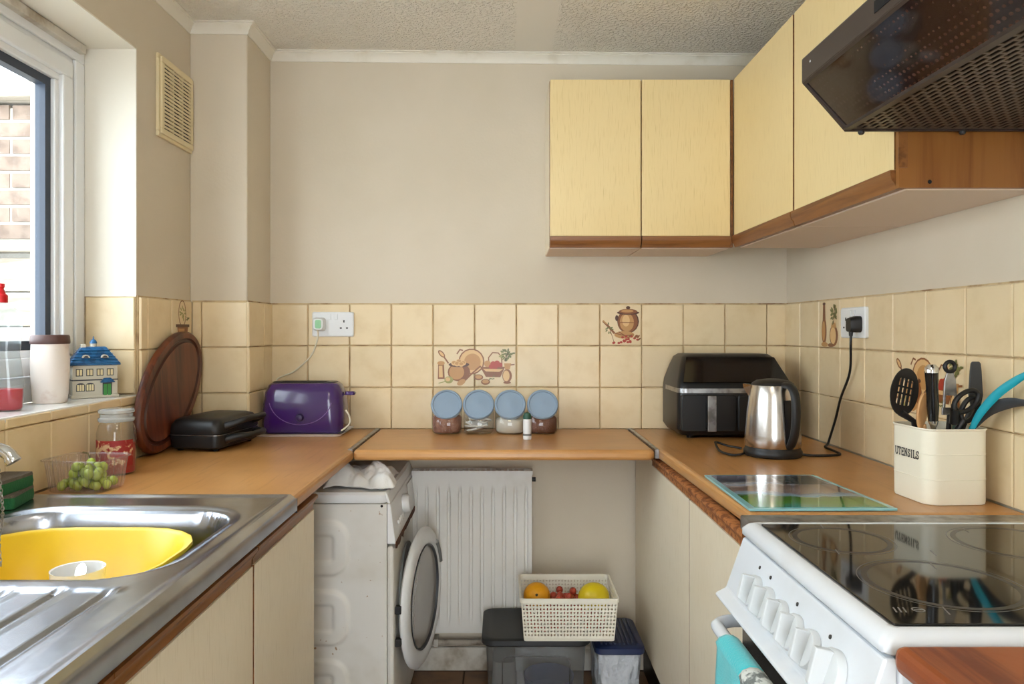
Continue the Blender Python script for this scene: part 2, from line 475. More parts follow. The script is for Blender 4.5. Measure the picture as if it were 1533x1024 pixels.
# walls
wall_back = struct('wall_back', box(-1.33, 1.2, YB, YB + .12, -.02, 2.35), 'wall')
wall_right = struct('wall_right', box(XR, XR + .12, -1.3, YB, -.02, 2.35), 'wall')
WY0, WY1, WZ0, WZ1 = .02, 2.064, 1.030, 2.013
mb = MB()
mb.box(-1.33, XL, -1.3, YB, -.02, WZ0)
mb.box(-1.33, XL, -1.3, YB, WZ1, 2.35)
mb.box(-1.33, XL, WY1, YB, WZ0, WZ1)
mb.box(-1.33, XL, -1.3, WY0, WZ0, WZ1)
wall_left = struct('wall_left', mb, 'wall')
# reveal plaster (brighter paint) lining the opening
mb = MB()
mb.box(-1.177, XL - .0005, WY1 - .004, WY1, 1.316, WZ1)
mb.box(-1.177, XL - .0005, WY0, WY1, WZ1 - .004, WZ1)
struct('reveal', mb, 'reveal', wall_left)
wall_pillar = struct('wall_pillar', box(XL, -.843, 2.411, YB, 0, 2.30), 'wall', bevel=.004)
mb = MB()
mb.box(-1.33, -.35, -1.42, -1.3, -.02, 2.35); mb.box(.35, 1.14, -1.42, -1.3, -.02, 2.35); mb.box(-.35, .35, -1.42, -1.3, 2.02, 2.35)  # unseen opening added in the rear wall to let sky fill in
struct('wall_rear', mb, 'wall')

# ceiling, very slightly out of level
mb = MB()
x0, x1 = -1.34, 1.2
mb.add([(x0, -1.4, zc(x0)), (x1, -1.4, zc(x1)), (x1, 2.8, zc(x1)), (x0, 2.8, zc(x0)),
        (x0, -1.4, 2.42), (x1, -1.4, 2.42), (x1, 2.8, 2.42), (x0, 2.8, 2.42)],
       [(0, 3, 2, 1), (4, 5, 6, 7), (0, 1, 5, 4), (1, 2, 6, 5), (2, 3, 7, 6), (3, 0, 4, 7)])
struct('ceiling', mb, 'ceiling')

# coving: profile swept round the room with mitred corners
path = [(XL, -1.3), (XL, 2.411), (-.843, 2.411), (-.843, YB), (XR, YB), (XR, -1.3)]
prof = [(-.003, -.034), (.004, -.034), (.006, -.028), (.012, -.018), (.019, -.011), (.024, -.008), (.024, -.004), (.031, -.004), (.031, .012), (-.003, .012)]
loops = []
for i, p in enumerate(path):
    def nrm(a, b):
        d = Vector((b[0] - a[0], b[1] - a[1])).normalized(); return Vector((d.y, -d.x))
    n1 = nrm(path[i - 1], p) if i > 0 else nrm(p, path[1])
    n2 = nrm(p, path[i + 1]) if i < len(path) - 1 else n1
    mnr = (n1 + n2); mnr = mnr / (1 + n1.dot(n2))
    loops.append([(p[0] + mnr.x * d, p[1] + mnr.y * d, zc(p[0] + mnr.x * d) + z) for d, z in prof])
struct('trim_1', MB().loft(loops), 'cove', smooth=40)

# baseboard on the back wall
bb = box(-.83, .46, YB - .018, YB - .0005, 0, .085)
struct('baseboard_back', bb, 'dirty_white', bevel=.005)

# ------------------------------------------------------------------ tiles
tmesh = {}
def tile_mb(w_, h, t=.008, e=.0025):
    a, b = w_ / 2, h / 2
    mb = MB()
    vs = [(-a, 0, -b), (a, 0, -b), (a, 0, b), (-a, 0, b), (-a, -t + .003, -b), (a, -t + .003, -b), (a, -t + .003, b), (-a, -t + .003, b),
          (-a + e, -t, -b + e), (a - e, -t, -b + e), (a - e, -t, b - e), (-a + e, -t, b - e)]
    fs = [(0, 1, 5, 4), (1, 2, 6, 5), (2, 3, 7, 6), (3, 0, 4, 7), (4, 5, 9, 8), (5, 6, 10, 9), (6, 7, 11, 10), (7, 4, 8, 11), (8, 9, 10, 11)]
    return mb.add(vs, fs)
def tile(wall, c, w_, h, rz):
    key = (round(w_, 3), round(h, 3))
    if key not in tmesh:
        o = obj('tile', tile_mb(w_ - .003, h - .003), 'tile', wall); tmesh[key] = o.data
    else:
        o = bpy.data.objects.new('tile', tmesh[key]); COL.objects.link(o); o.parent = wall
    j = lambda s: random.uniform(-s, s)
    o.location = (c[0] + j(.0004), c[1] + j(.0004), c[2] + j(.0006))
    o.rotation_euler = (j(.004), j(.003), rz + j(.004))
    return o
def tile_field(wall, us, zs, to_xy, rz, skip=()):
    d = {}
    for i in range(len(us) - 1):
        for k in range(len(zs) - 1):
            if (i, k) in skip: continue
            x, y = to_xy((us[i] + us[i + 1]) / 2)
            d[i, k] = tile(wall, (x, y, (zs[k] + zs[k + 1]) / 2), us[i + 1] - us[i], zs[k + 1] - zs[k], rz)
    return d
ub = [-.843] + [-.706 + .15 * k for k in range(12)] + [XR]
struct('grout', box(-.843, XR, YB - .003, YB - .0002, TZ[0], 1.319), 'grout', wall_back)
TB = tile_field(wall_back, ub, TZ, lambda u: (u, YB - .002), 0)
# right wall, measured from the back corner
vr = [.008] + [.143 + .15 * k for k in range(13)]
struct('grout', box(XR - .003, XR - .0002, .65, YB - .001, TZ[0], 1.319), 'grout', wall_right)
TR = tile_field(wall_right, vr, TZ, lambda v: (XR - .002, YB - v), R(-90))
# left wall below the sill, then full height beyond the window
struct('grout', MB().box(XL + .0002, XL + .003, .45, 2.411, TZ[0], WZ0).box(XL + .0002, XL + .003, WY1, 2.411, WZ0, 1.319), 'grout', wall_left)
vl = [.457 + .15 * k for k in range(12)]
ZL = [TZ[0], 1.016, 1.0405]
tile_field(wall_left, vl[:-1] + [WY1], ZL, lambda v: (XL + .002, v), R(90))
TL = tile_field(wall_left, [WY1 + .003, 2.107, 2.257, 2.404], [TZ[0], 1.016, 1.166, 1.316], lambda v: (XL + .002, v), R(90))
# reveal side tiles (facing the room from the far jamb) and window board
struct('grout', box(-1.177, XL, WY1 - .003, WY1 - .0002, WZ0, 1.319), 'grout', wall_left)
tile_field(wall_left, [-1.172, XL - .001], [1.042, 1.166, 1.316], lambda u: (u, WY1 - .002), 0)
struct('trim_2', box(-1.176, XL + .008, WY0, WY1 - .009, WZ0 - .0005, 1.042), 'ceramic', bevel=.003)
# pillar: front and side
struct('grout', MB().box(XL + .009, -.843, 2.408, 2.4108, TZ[0], 1.319).box(-.8428, -.840, 2.411, YB - .009, TZ[0], 1.319), 'grout', wall_pillar)
tile_field(wall_pillar, [XL + .010, -.990, -.838], TZ, lambda u: (u, 2.409), 0)
tile_field(wall_pillar, [2.402, 2.55, YB - .01], TZ, lambda v: (-.841, v), R(90))

# ---- printed pictures on tiles (flat print)
class Print:
    def __init__(s): s.it = []
    def poly(s, pts, c): s.it.append((pts, c)); return s
    def ell(s, cx, cy, a, b, c, rot=0, n=18):
        ca, sa = math.cos(R(rot)), math.sin(R(rot))
        s.it.append(([(cx + a * math.cos(t) * ca - b * math.sin(t) * sa, cy + a * math.cos(t) * sa + b * math.sin(t) * ca)
                      for t in [2 * PI * i / n for i in range(n)]], c)); return s
    def line(s, pts, wd, c):
        for a, b in zip(pts, pts[1:]):
            d = Vector((b[0] - a[0], b[1] - a[1])); n = Vector((-d.y, d.x)).normalized() * wd / 2; e = d.normalized() * wd * .2
            s.it.append(([(a[0] + n.x - e.x, a[1] + n.y - e.y), (b[0] + n.x + e.x, b[1] + n.y + e.y), (b[0] - n.x + e.x, b[1] - n.y + e.y), (a[0] - n.x - e.x, a[1] - n.y - e.y)], c))
        return s
    def put(s, tl, label, unit=.15, ox=0.0):
        cs = []
        mb = MB()
        for k, (pts, c) in enumerate(s.it):
            if c not in cs: cs.append(c)
            y = -.0083 - .00002 * k
            mb.add([(ox + (p[0] - .5) * unit, y, (p[1] - .5) * unit) for p in pts], [tuple(range(len(pts)))], cs.index(c))
        o = obj('printed_picture', mb, cs, tl, label=label); return o
def leaves(P, x, y, n, s, c='p_green', seed=1):
    rr = random.Random(seed)
    for _ in range(n):
        a = rr.uniform(0, 360); d = rr.uniform(0, s)
        P.ell(x + d * math.cos(R(a)), y + d * math.sin(R(a)), s * .28, s * .13, c, a, 8)
def still_life():
    P = Print()
    u = lambda x, y: ((x - 315) / 217, (485 - y) / 217)
    P.ell(*u(515, 350), .31, .31, 'p_brown').ell(*u(515, 350), .28, .28, 'p_light').ell(*u(520, 352), .20, .20, 'p_tan')
    P.line([u(440, 310), u(455, 288), u(470, 292)], .03, 'p_brown')
    P.ell(*u(360, 310), .11, .055, 'p_brown', -48).ell(*u(360, 310), .08, .03, 'p_light', -48).line([u(372, 325), u(395, 358)], .035, 'p_brown')
    P.poly([u(342, 362), u(372, 362), u(376, 440), u(340, 440)], 'p_brown').poly([u(345, 372), u(364, 372), u(366, 432), u(346, 432)], 'p_light')
    P.ell(*u(357, 358), .09, .05, 'p_tan')
    P.ell(*u(450, 405), .27, .22, 'p_brown').ell(*u(438, 405), .18, .18, 'p_tan').ell(*u(450, 366), .25, .06, 'p_dark')
    for x, y in ((425, 358), (450, 350), (472, 358), (440, 362), (462, 364)): P.ell(*u(x, y), .07, .06, 'p_light').ell(*u(x, y - 3), .05, .035, 'p_tan')
    P.line([u(480, 450), u(520, 410), u(562, 374)], .035, 'p_brown').ell(*u(462, 458), .11, .065, 'p_tan', 30)
    P.ell(*u(397, 445), .105, .085, 'p_olive').ell(*u(392, 442), .06, .05, 'p_light')
    P.line([u(345, 462), u(385, 452)], .02, 'p_olive')
    P.line([u(606, 380), u(604, 330), u(625, 304), u(655, 306), u(672, 330), u(674, 380)], .025, 'p_brown')
    P.poly([u(560, 378), u(690, 378), u(665, 432), u(590, 430)], 'p_brown').poly([u(575, 388), u(680, 390), u(660, 404), u(590, 402)], 'p_light')
    P.ell(*u(598, 362), .08, .08, 'p_tan')
    for x, y in ((628, 362), (648, 358), (662, 368), (640, 376), (620, 376)): P.ell(*u(x, y), .065, .06, 'p_red')
    P.ell(*u(700, 425), .115, .16, 'p_brown').ell(*u(696, 425), .08, .13, 'p_light').poly([u(684, 360), u(722, 360), u(714, 392), u(690, 392)], 'p_tan')
    P.line([u(720, 368), u(738, 366)], .03, 'p_brown').ell(*u(700, 460), .09, .03, 'p_brown')
    x, y = u(705, 310); leaves(P, x, y, 26, .16, 'p_green', 3); leaves(P, x - .17, y - .06, 10, .1, 'p_olive', 4)
    P.line([u(690, 350), u(705, 305)], .015, 'p_dark')
    for x, y in ((552, 432), (588, 456)): P.ell(*u(x, y), .11, .07, 'p_brown').ell(*u(x, y - 2), .08, .045, 'p_tan')
    leaves(P, *u(620, 440), 5, .09, 'p_green', 9)
    return P
def pot_print():
    P = Print()
    P.line([(.08, .58), (.24, .42), (.34, .3)], .05, 'p_brown').line([(.07, .6), (.16, .52)], .03, 'p_tan')
    leaves(P, .22, .42, 10, .12, 'p_green', 5)
    P.line([(.2, .48), (.3, .2), (.34, .06)], .012, 'p_brown')
    P.ell(.67, .58, .26, .28, 'p_dark').ell(.66, .58, .24, .27, 'p_brown').ell(.64, .56, .17, .22, 'p_tan').ell(.62, .6, .09, .14, 'p_light')
    P.line([(.43, .52), (.5, .56), (.85, .55), (.9, .52)], .018, 'p_brown')
    P.ell(.40, .66, .04, .07, 'p_dark').ell(.67, .79, .27, .05, 'p_dark').ell(.67, .82, .22, .06, 'p_brown').ell(.65, .83, .15, .035, 'p_tan').ell(.67, .91, .05, .04, 'p_dark')
    P.ell(.58, .26, .24, .09, 'p_tan').line([(.35, .3), (.6, .24), (.8, .26)], .02, 'p_brown').line([(.45, .33), (.7, .18)], .02, 'p_brown')
    rr = random.Random(2)
    for _ in range(18): P.ell(rr.uniform(.3, .93), rr.uniform(.06, .22), .035, .028, 'p_red', 0, 8)
    for _ in range(5): P.ell(rr.uniform(.6, .95), rr.uniform(.14, .24), .05, .02, 'p_brown', 40, 8)
    return P
def bottle_print():
    P = Print()
    P.ell(.27, .35, .12, .28, 'p_brown').ell(.25, .36, .07, .22, 'p_tan').poly([(.2, .55), (.34, .55), (.32, .92), (.22, .92)], 'p_brown').ell(.27, .92, .07, .03, 'p_dark')
    P.ell(.72, .26, .19, .22, 'p_brown').ell(.69, .26, .13, .18, 'p_light').poly([(.6, .42), (.84, .42), (.8, .52), (.63, .52)], 'p_tan')
    leaves(P, .74, .68, 26, .18, 'p_green', 8); P.line([(.72, .5), (.78, .86)], .02, 'p_dark')
    P.ell(.3, .07, .16, .05, 'p_tan').ell(.6, .06, .14, .04, 'p_brown'); return P
def flowerpot_print():
    P = Print()
    ring = [(.5 + .17 * math.cos(t), .72 + .27 * math.sin(t)) for t in [2 * PI * i / 16 for i in range(17)]]
    P.line(ring, .025, 'p_brown'); leaves(P, .52, .72, 14, .16, 'p_olive', 6); leaves(P, .75, .6, 8, .12, 'p_green', 7)
    P.poly([(.24, .48), (.78, .48), (.7, .16), (.32, .16)], 'p_brown').poly([(.3, .40), (.6, .40), (.56, .2), (.36, .2)], 'p_tan')
    P.line([(.2, .46), (.82, .46)], .06, 'p_dark').ell(.5, .09, .32, .06, 'p_tan').line([(.2, .05), (.4, .14), (.62, .04), (.8, .12)], .03, 'p_brown'); return P
still_life().put(TB[4, 1], 'brown printed kitchen still life of pot, pan and basket')
pot_print().put(TB[8, 2], 'brown printed lidded crock with red berries')
bottle_print().put(TR[2, 2], 'printed brown bottle and leafy jug')
still_life().put(TR[5, 1], 'same kitchen still life print behind the utensils')
flowerpot_print().put(TL[2, 2], 'brown printed flowerpot')

# ------------------------------------------------------------------ window
win = bpy.data.objects.new('window_1', None); COL.objects.link(win); win['kind'] = 'structure'
XF = -1.177
def ring_frame(mb, x0, x1, y0, y1, z0, z1, t):
    mb.box(x0, x1, y0, y1, z0, z0 + t); mb.box(x0, x1, y0, y1, z1 - t, z1)
    mb.box(x0, x1, y0, y0 + t, z0 + t, z1 - t); mb.box(x0, x1, y1 - t, y1, z0 + t, z1 - t)
mb = MB(); ring_frame(mb, -1.235, XF - .006, WY0, WY1 - .004, 1.042, WZ1 - .004, .062)
mb.box(-1.235, XF - .006, 1.01, 1.07, 1.10, 1.95)
obj('frame', mb, 'upvc', win, bevel=.004)
mb = MB(); ring_frame(mb, XF - .006, XF + .004, WY0, WY1 - .006, 1.042, WZ1 - .006, .045)
obj('frame_trim', mb, 'upvc', win, bevel=.004)
obj('blind_batten', MB().box(XF, XF + .022, WY0, WY1 - .03, WZ1 - .03, WZ1 - .006), 'dirty_white', win, bevel=.003)
for (a, b) in ((1.072, 2.000), (.080, 1.008)):
    mb = MB(); ring_frame(mb, -1.225, XF + .006, a, b, 1.108, 1.948, .045); ring_frame(mb, -1.222, XF - .006, a + .043, b - .043, 1.151, 1.905, .02)
    s_ = obj('sash', mb, 'upvc', win, bevel=.004)
    mb = MB(); ring_frame(mb, -1.222, XF - .018, a + .06, b - .06, 1.168, 1.888, .026)
    obj('gasket', mb, 'gasket', s_)
    obj('pane', box(-1.212, -1.208, a + .07, b - .07, 1.18, 1.88), 'glass', s_)

# outside: garden wall of bricks above weathered boards
gw = struct('wall_garden', box(-4.6, -1.60, 3.24, 3.45, -.3, 2.20), 'mortar')
bm_ = MB().box(-.105, .105, -.02, .05, -.031, .031)
b0 = None
for k in range(8):
    z = 1.655 + .075 * k
    for i in range(10):
        x = -1.72 - .225 * i - (.112 if k % 2 else 0)
        if b0 is None:
            b0 = obj('brick', bm_, 'brick', gw, bevel=.004); o = b0
        else:
            o = bpy.data.objects.new('brick', b0.data); COL.objects.link(o); o.parent = gw
        o.location = (x, 3.252 + random.uniform(-.004, .004), z)
struct('coping', box(-4.6, -1.58, 3.16, 3.47, 2.225, 2.30), 'fence', gw, bevel=.01)
struct('ledge', box(-4.6, -1.60, 3.15, 3.25, 1.56, 1.61), 'fence', gw, bevel=.01)
for k in range(6):
    struct('board', box(-4.4, -1.60, 3.18 + random.uniform(0, .006), 3.24, 1.54 - .15 * (k + 1), 1.535 - .15 * k), 'fence', gw, bevel=.006)
struct('ground_outside', box(-6, -1.33, -3, 6, -.4, -.3), 'mortar')

# ------------------------------------------------------------------ worktops
T = WT - .032
def nosed(pts, m, name, parent, z0=T, z1=WT):
    return obj(name, MB().prism(pts, z0, z1, 'z'), m, parent, bevel=.011, seg=3)
t = thing('worktop', 'oak laminate worktop between sink and corner pillar, under the grapes and toaster', 'worktop', (-.74, 2.1, T))
nosed([(XL + .010, 1.552), (-.445, 1.552), (-.445, 2.17), (-.462, 2.19), (-.462, YB - .010), (-.831, YB - .010), (-.831, 2.400), (XL + .010, 2.400)], 'wood_y', 'board', t)
obj('joint_strip', MB().box(-.4615, -.4475, 2.172, YB - .011, T + .006, WT + .0015), 'alu', t, bevel=.001)
t = thing('worktop', 'narrow oak laminate worktop along back wall above the radiator', 'worktop', (0, 2.4, T))
nosed([(-.4465, 2.166), (.433, 2.166), (.4445, 2.18), (.4445, YB - .010), (-.4465, YB - .010)], 'wood_x', 'board', t)
t = thing('worktop', 'oak laminate worktop under air fryer, kettle and utensil tin', 'worktop', (.73, 2.0, T))
nosed([(.458, 2.17), (.474, 1.412), (XR - .010, 1.412), (XR - .010, YB - .010), (.458, YB - .010)], 'wood_y', 'board', t)
obj('joint_strip', MB().box(.4452, .4575, 2.172, YB - .011, T + .006, WT + .0015), 'alu', t, bevel=.001)
obj('end_strip', MB().box(.452, XR - .010, 1.357, 1.411, T + .004, WT - .001), 'alu', t, bevel=.003)
t = tag(nosed([(.436, .828), (.446, .25), (XR - .009, .25), (XR - .009, .828)], 'redwood', 'worktop', None), 'reddish brown worn wooden worktop on near side of the cooker', 'worktop')

# ------------------------------------------------------------------ base cabinets, window side
def panels(t, x0, x1, y0, y1, z0, z1, m, th=.016, back='x0', la=None, lb=None):
    mb = MB()
    mb.box(x0, x1, y0, y0 + th, z0, la or z1).box(x0, x1, y1 - th, y1, z0, lb or z1).box(x0, x1, y0 + th, y1 - th, z0, z0 + th)
    if back == 'x0': mb.box(x0, x0 + .006, y0 + th, y1 - th, z0 + th, z1)
    else: mb.box(x1 - .006, x1, y0 + th, y1 - th, z0 + th, z1)
    return obj('carcass', mb, m, t)
def rail_poly(xf, s, z0, z1):
    # bull-nosed rail profile, xf front, s = +1 when the room lies towards +x
    h = z1 - z0
    return [(xf, z0 + .3 * h), (xf + s * .006, z0 + .55 * h), (xf + s * .012, z0 + .75 * h), (xf + s * .012, z0 + .92 * h), (xf + s * .006, z1), (xf - s * .012, z1), (xf - s * .012, z0), (xf, z0)]
def low_cabinet(name, label, y0, y1, splits, xf, s, xb, railmat, dz0=.13, rz=(.782, .819), la=None, lb=None):
    t = thing(name, label, 'cabinet', ((xf + xb) / 2, (y0 + y1) / 2, 0))
    xi = xf - s * .018
    panels(t, min(xi, xb), max(xi, xb), y0, y1, dz0, T - .008, 'carcass', back='x0' if s > 0 else 'x1', la=la, lb=lb)
    obj('plinth', box(min(xi - s * .03, xi - s * .046), max(xi - s * .03, xi - s * .046), y0, y1, .001, dz0 - .002), 'black' if s < 0 else 'carcass', t)
    obj('frame_edge', box(min(xi - s * .0003, xi + s * .0004), max(xi - s * .0003, xi + s * .0004), splits[0], splits[-1], dz0, T - .01), 'rail', t)
    for a, b in zip(splits, splits[1:]):
        d = obj('door', box(min(xf, xi + s * .0015), max(xf, xi + s * .0015), a + .0028, b - .0028, dz0 + .004, rz[0] - .001), 'door_low', t, bevel=.0008)
        for e in (a + .0014, b - .0026): obj('edge_lipping', box(min(xf - s * .0006, xi + s * .0015), max(xf - s * .0006, xi + s * .0015), e, e + .0012, dz0 + .004, rz[0] - .001), 'rail', d)
        obj('handle_rail', MB().prism(rail_poly(xf - s * .003, s, *rz), a + .001, b - .001, 'y'), railmat, d, smooth=35)
    return t
low_cabinet('sink_cabinet', 'pale laminate base cabinet under the sink with brown wooden handle rail', .36, 1.372, [.36, .866, 1.372], -.468, 1, XL + .012, 'rail', lb=.66)
low_cabinet('base_cabinet', 'pale single door base cabinet between sink cabinet and washing machine', 1.376, 1.812, [1.376, 1.812], -.468, 1, XL + .012, 'rail', la=.66)
# cooker side
t = low_cabinet('base_cabinet', 'pale two door base cabinet between cooker and corner, worn handle rail', 1.365, 2.343, [1.42, 1.862, 2.343], .468, -1, XR - .012, 'rail_worn', dz0=.155, rz=(.793, .830))
obj('filler_panel', box(.470, .486, 2.346, YB - .020, .157, T - .004), 'door_low', t)
obj('plinth', box(.498, .514, 2.344, YB - .020, .001, .153), 'black', t)
t = thing('base_cabinet', 'white cabinet under the reddish wooden worktop', 'cabinet', (.73, .53, 0))
panels(t, .486, XR - .012, .27, .826, .13, T - .002, 'enamel', back='x1')
obj('door', box(.468, .485, .272, .824, .134, T - .01), 'door_low', t, bevel=.002)
obj('plinth', box(.52, .536, .27, .826, .001, .128), 'carcass', t)

# ------------------------------------------------------------------ sink
SX0, SX1, SY0, SY1 = XL + .010, -.437, .36, 1.548
def sstep(a, b, x):
    t_ = max(0, min(1, (x - a) / (b - a))); return t_ * t_ * (3 - 2 * t_)
def rr_sdf(x, y, cx, cy, hx, hy, r):
    qx = abs(x - cx) - hx + r; qy = abs(y - cy) - hy + r
    return math.hypot(max(qx, 0), max(qy, 0)) + min(max(qx, qy), 0) - r
def sink_z(x, y):
    z = WT + .006
    e = min(SX1 - x, SY1 - y)                 # raised roll at front and far edge
    z += .004 * (1 - sstep(.012, .03, e)) - .012 * (1 - sstep(.0, .010, e))
    s = rr_sdf(x, y, -.725, 1.235, .222, .198, .10)
    z -= .006 * (1 - sstep(.0, .022, s)) + .160 * (1 - sstep(-.034, -.002, s)) ** 1.0
    z -= .004 * (1 - sstep(-.17, -.03, s))
    # drainer: sunk field with grooves running front to back
    d = rr_sdf(x, y, -.735, .66, .235, .335, .05)
    z -= .003 * (1 - sstep(-.02, .0, d))
    for xg in (-.527, -.597, -.664, -.732, -.80, -.868, -.936):
        f = 1 - sstep(.97, 1.0, y)
        z -= f * .0042 * math.exp(-((x - xg) / .0045) ** 2)
        z += f * .0022 * math.exp(-((x - xg - .011) / .006) ** 2)
    d2 = max(0, y - .93)
    return z
nx, ny = 120, 236
vs = []; xs = [SX0 + (SX1 - SX0) * i / nx for i in range(nx + 1)]; ys = [SY0 + (SY1 - SY0) * j / ny for j in range(ny + 1)]
mb = MB()
vs = []; fs = []
W_ = nx + 3
for j, y in enumerate(ys):
    for x in xs: vs.append((x, y, sink_z(x, y)))
    vs.append((SX1 + .001, y, WT - .026)); vs.append((SX1 - .012, y, WT - .034))
for j in range(ny):
    for i in range(W_ - 1):
        fs.append((j * W_ + i, j * W_ + i + 1, (j + 1) * W_ + i + 1, (j + 1) * W_ + i))
mb.add(vs, fs)
mb.box(SX0 + .02, SX1 - .03, SY1 + .0002, SY1 + .0016, T + .008, WT - .001)
t = thing('sink', 'stainless steel sink with bowl and ribbed drainer under the window', 'sink', (-.73, .95, T))
obj('sink_top', mb, 'steel', t, smooth=50)
obj('waste', MB().lathe([(.001, .0), (.03, .0), (.034, -.003), (.034, -.02)], 24, (-.725, 1.235, .7115)), 'chrome', t, smooth=40)
obj('end_cap', MB().box(-.450, -.4365, 1.5495, 1.5512, T, WT - .002), 'black', t)

# tap with swan spout, chain for the plug
t = thing('tap', 'chrome mixer tap spout reaching over the yellow bowl', 'tap', (-.965, 1.235, WT + .006))
mb = MB().lathe([(.026, .0), (.026, .01), (.018, .016), (.017, .07), (.020, .075), (.020, .10), (.012, .108)], 24, (-.965, 1.235, WT + .0065))
obj('body', mb, 'chrome', t, smooth=40)
sp = spline([(-.965, 1.235, .965), (-.955, 1.237, 1.005), (-.92, 1.24, 1.022), (-.875, 1.245, 1.022), (-.845, 1.247, 1.014), (-.832, 1.248, .997)], 6)
obj('spout', MB().tube(sp, [.011] * (len(sp) - 3) + [.012, .0125, .0125], 16), 'chrome', t, smooth=50)
for dy in (-.05, .05):
    h = obj('handle', MB().lathe([(.014, .0), (.014, .03), (.02, .034), (.02, .05), (.012, .056)], 16, (-.965, 1.235 + dy, WT + .0065)), 'chrome', t, smooth=40)
ch = MB()
cp = spline([(-.862, 1.248, 1.008), (-.858, 1.25, .97), (-.853, 1.25, .92), (-.848, 1.24, .888), (-.842, 1.225, .874), (-.835, 1.22, .83)], 8)
for i in range(len(cp) - 1):
    c = (Vector(cp[i]) + Vector(cp[i + 1])) / 2; dd = (Vector(cp[i + 1]) - Vector(cp[i])).normalized()
    q = dd.to_track_quat('Z', 'Y').to_matrix().to_4x4()
    X = Matrix.Translation(c) @ q @ Matrix.Rotation(R(90 * (i % 2)), 4, 'Z')
    ch.tube([(.0022 * math.cos(a), 0, .0042 * math.sin(a)) for a in [2 * PI * k / 8 for k in range(8)]], .0008, 5, close=True, X=X)
obj('plug_chain', ch, 'alu', t, smooth=40)

# sponges
t = thing('sponge', 'green and dark scourer sponge block at back edge of the sink', 'sponge', (-1.0, 1.46, WT + .007), R(14), world=False)
t.location = (-.992, 1.460, WT + .0075); t.scale = (.82, .82, .82)
obj('foam', MB().loft([rrect(0, 0, .085, .13, .008, 0), rrect(0, 0, .088, .132, .008, .012), rrect(0, 0, .085, .13, .008, .026)]), 'sponge_g', t, smooth=40)
obj('scourer', MB().loft([rrect(0, 0, .086, .131, .008, .0265), rrect(0, 0, .084, .129, .008, .034)]), 'sponge_t', t, smooth=40)
t2 = dup(t, (-.995, 1.452, WT + .0362), R(4), 'green sponge with grey scourer lying on top of another sponge')
t2['group'] = t['group'] = 'scourer sponges by the tap'

# ------------------------------------------------------------------ washing-up bowl, mug, spoon
t = tag(obj('washing_up_bowl', MB().loft(
    [rrect(-.745, 1.222, .30, .25, .09, .716), rrect(-.745, 1.222, .34, .285, .11, .735), rrect(-.745, 1.222, .378, .325, .125, .842),
     rrect(-.745, 1.222, .396, .343, .13, .846), rrect(-.745, 1.222, .396, .343, .13, .842), rrect(-.745, 1.222, .386, .333, .128, .838)], True, False), 'yellow', smooth=60, solid=.003),
    'yellow plastic washing up bowl standing in the sink', 'bowl')
t = thing('mug', 'white ceramic mug standing inside the yellow bowl', 'mug', (-.69, 1.19, .7185))
obj('cup', MB().lathe([(.001, .0), (.030, .0), (.034, .004), (.040, .114), (.0405, .117), (.038, .116), (.032, .008), (.001, .006)], 36, (-.69, 1.19, .7185)), 'ceramic', t, smooth=50)
hp = spline([(-.655, 1.166, .80), (-.628, 1.147, .792), (-.625, 1.145, .765), (-.660, 1.170, .742)], 6)
obj('handle', MB().tube(hp, .005, 10), 'ceramic', t, smooth=60)
t = thing('teaspoon', 'steel teaspoon standing in the white mug', 'spoon', (-.69, 1.19, .73))
obj('spoon', MB().tube([(-.683, 1.180, .727), (-.694, 1.206, .812)], .0022, 8).loft(
    [ellipse(0, 0, .009, .013, z, 20) for z in (0, .002)], X=Matrix.Translation((-.697, 1.212, .823)) @ Matrix.Rotation(R(65), 4, 'X')), 'chrome', t, smooth=40)

# ------------------------------------------------------------------ grape punnet and grapes
t = thing('punnet', 'clear plastic punnet holding green grapes beside the sink', 'punnet', (-.926, 1.632, WT + .001), R(-6), world=False)
lp = [rrect(0, 0, .150, .112, .02, .0), rrect(0, 0, .156, .118, .02, .004), rrect(0, 0, .176, .136, .022, .080), rrect(0, 0, .186, .146, .024, .082)]
obj('tray', MB().loft(lp, True, False), 'punnet', t, smooth=40)
obj('rim', MB().tube(rrect(0, 0, .186, .146, .024, .083), .002, 6, close=True), 'punnet', t, smooth=60)
mb = MB()
for sx in (-1, 1):
    for k in range(8):
        y = -.045 + .0128 * k; mb.tube([(sx * .0785, y, .006), (sx * .0875, y * 1.08, .078)], .0011, 5)
for sy in (-1, 1):
    for k in range(10):
        x = -.062 + .0138 * k; mb.tube([(x, sy * .0595, .006), (x * 1.08, sy * .0675, .078)], .0011, 5)
obj('rib', mb, 'punnet', t, smooth=60)['kind'] = 'stuff'
PSC = (.80, .80, .84); t.scale = PSC
t = thing('grape_bunch', 'bunch of green grapes inside the clear punnet', 'grapes', (-.926, 1.632, WT + .003), R(-6), world=False)
t.scale = PSC; gm = None
rr = random.Random(11)
spots = []
for _ in range(4000):
    if len(spots) >= 38: break
    x = rr.uniform(-.064, .064); y = rr.uniform(-.043, .043); r = rr.uniform(.0110, .0132)
    hmax = .055 * math.exp(-((x - .006) / .036) ** 2)
    z = r + rr.uniform(0, max(.0, hmax)) * (1 if rr.random() < .8 else 0)
    if all((x - a) ** 2 + (y - b) ** 2 + (z - c) ** 2 > (.9 * (r + q)) ** 2 for a, b, c, q in spots): spots.append((x, y, z, r))
for (x, y, z, r) in spots:
    if gm is None:
        o = obj('grape', MB().ball((0, 0, 0), 1, 16, 10, sz=1.12), 'grape', t, smooth=80); gm = o.data
    else:
        o = bpy.data.objects.new('grape', gm); COL.objects.link(o); o.parent = t
    o.location = (x, y, z); o.scale = (r, r, r); o.rotation_euler = (rr.uniform(-.6, .6), rr.uniform(-.6, .6), rr.uniform(0, 3))
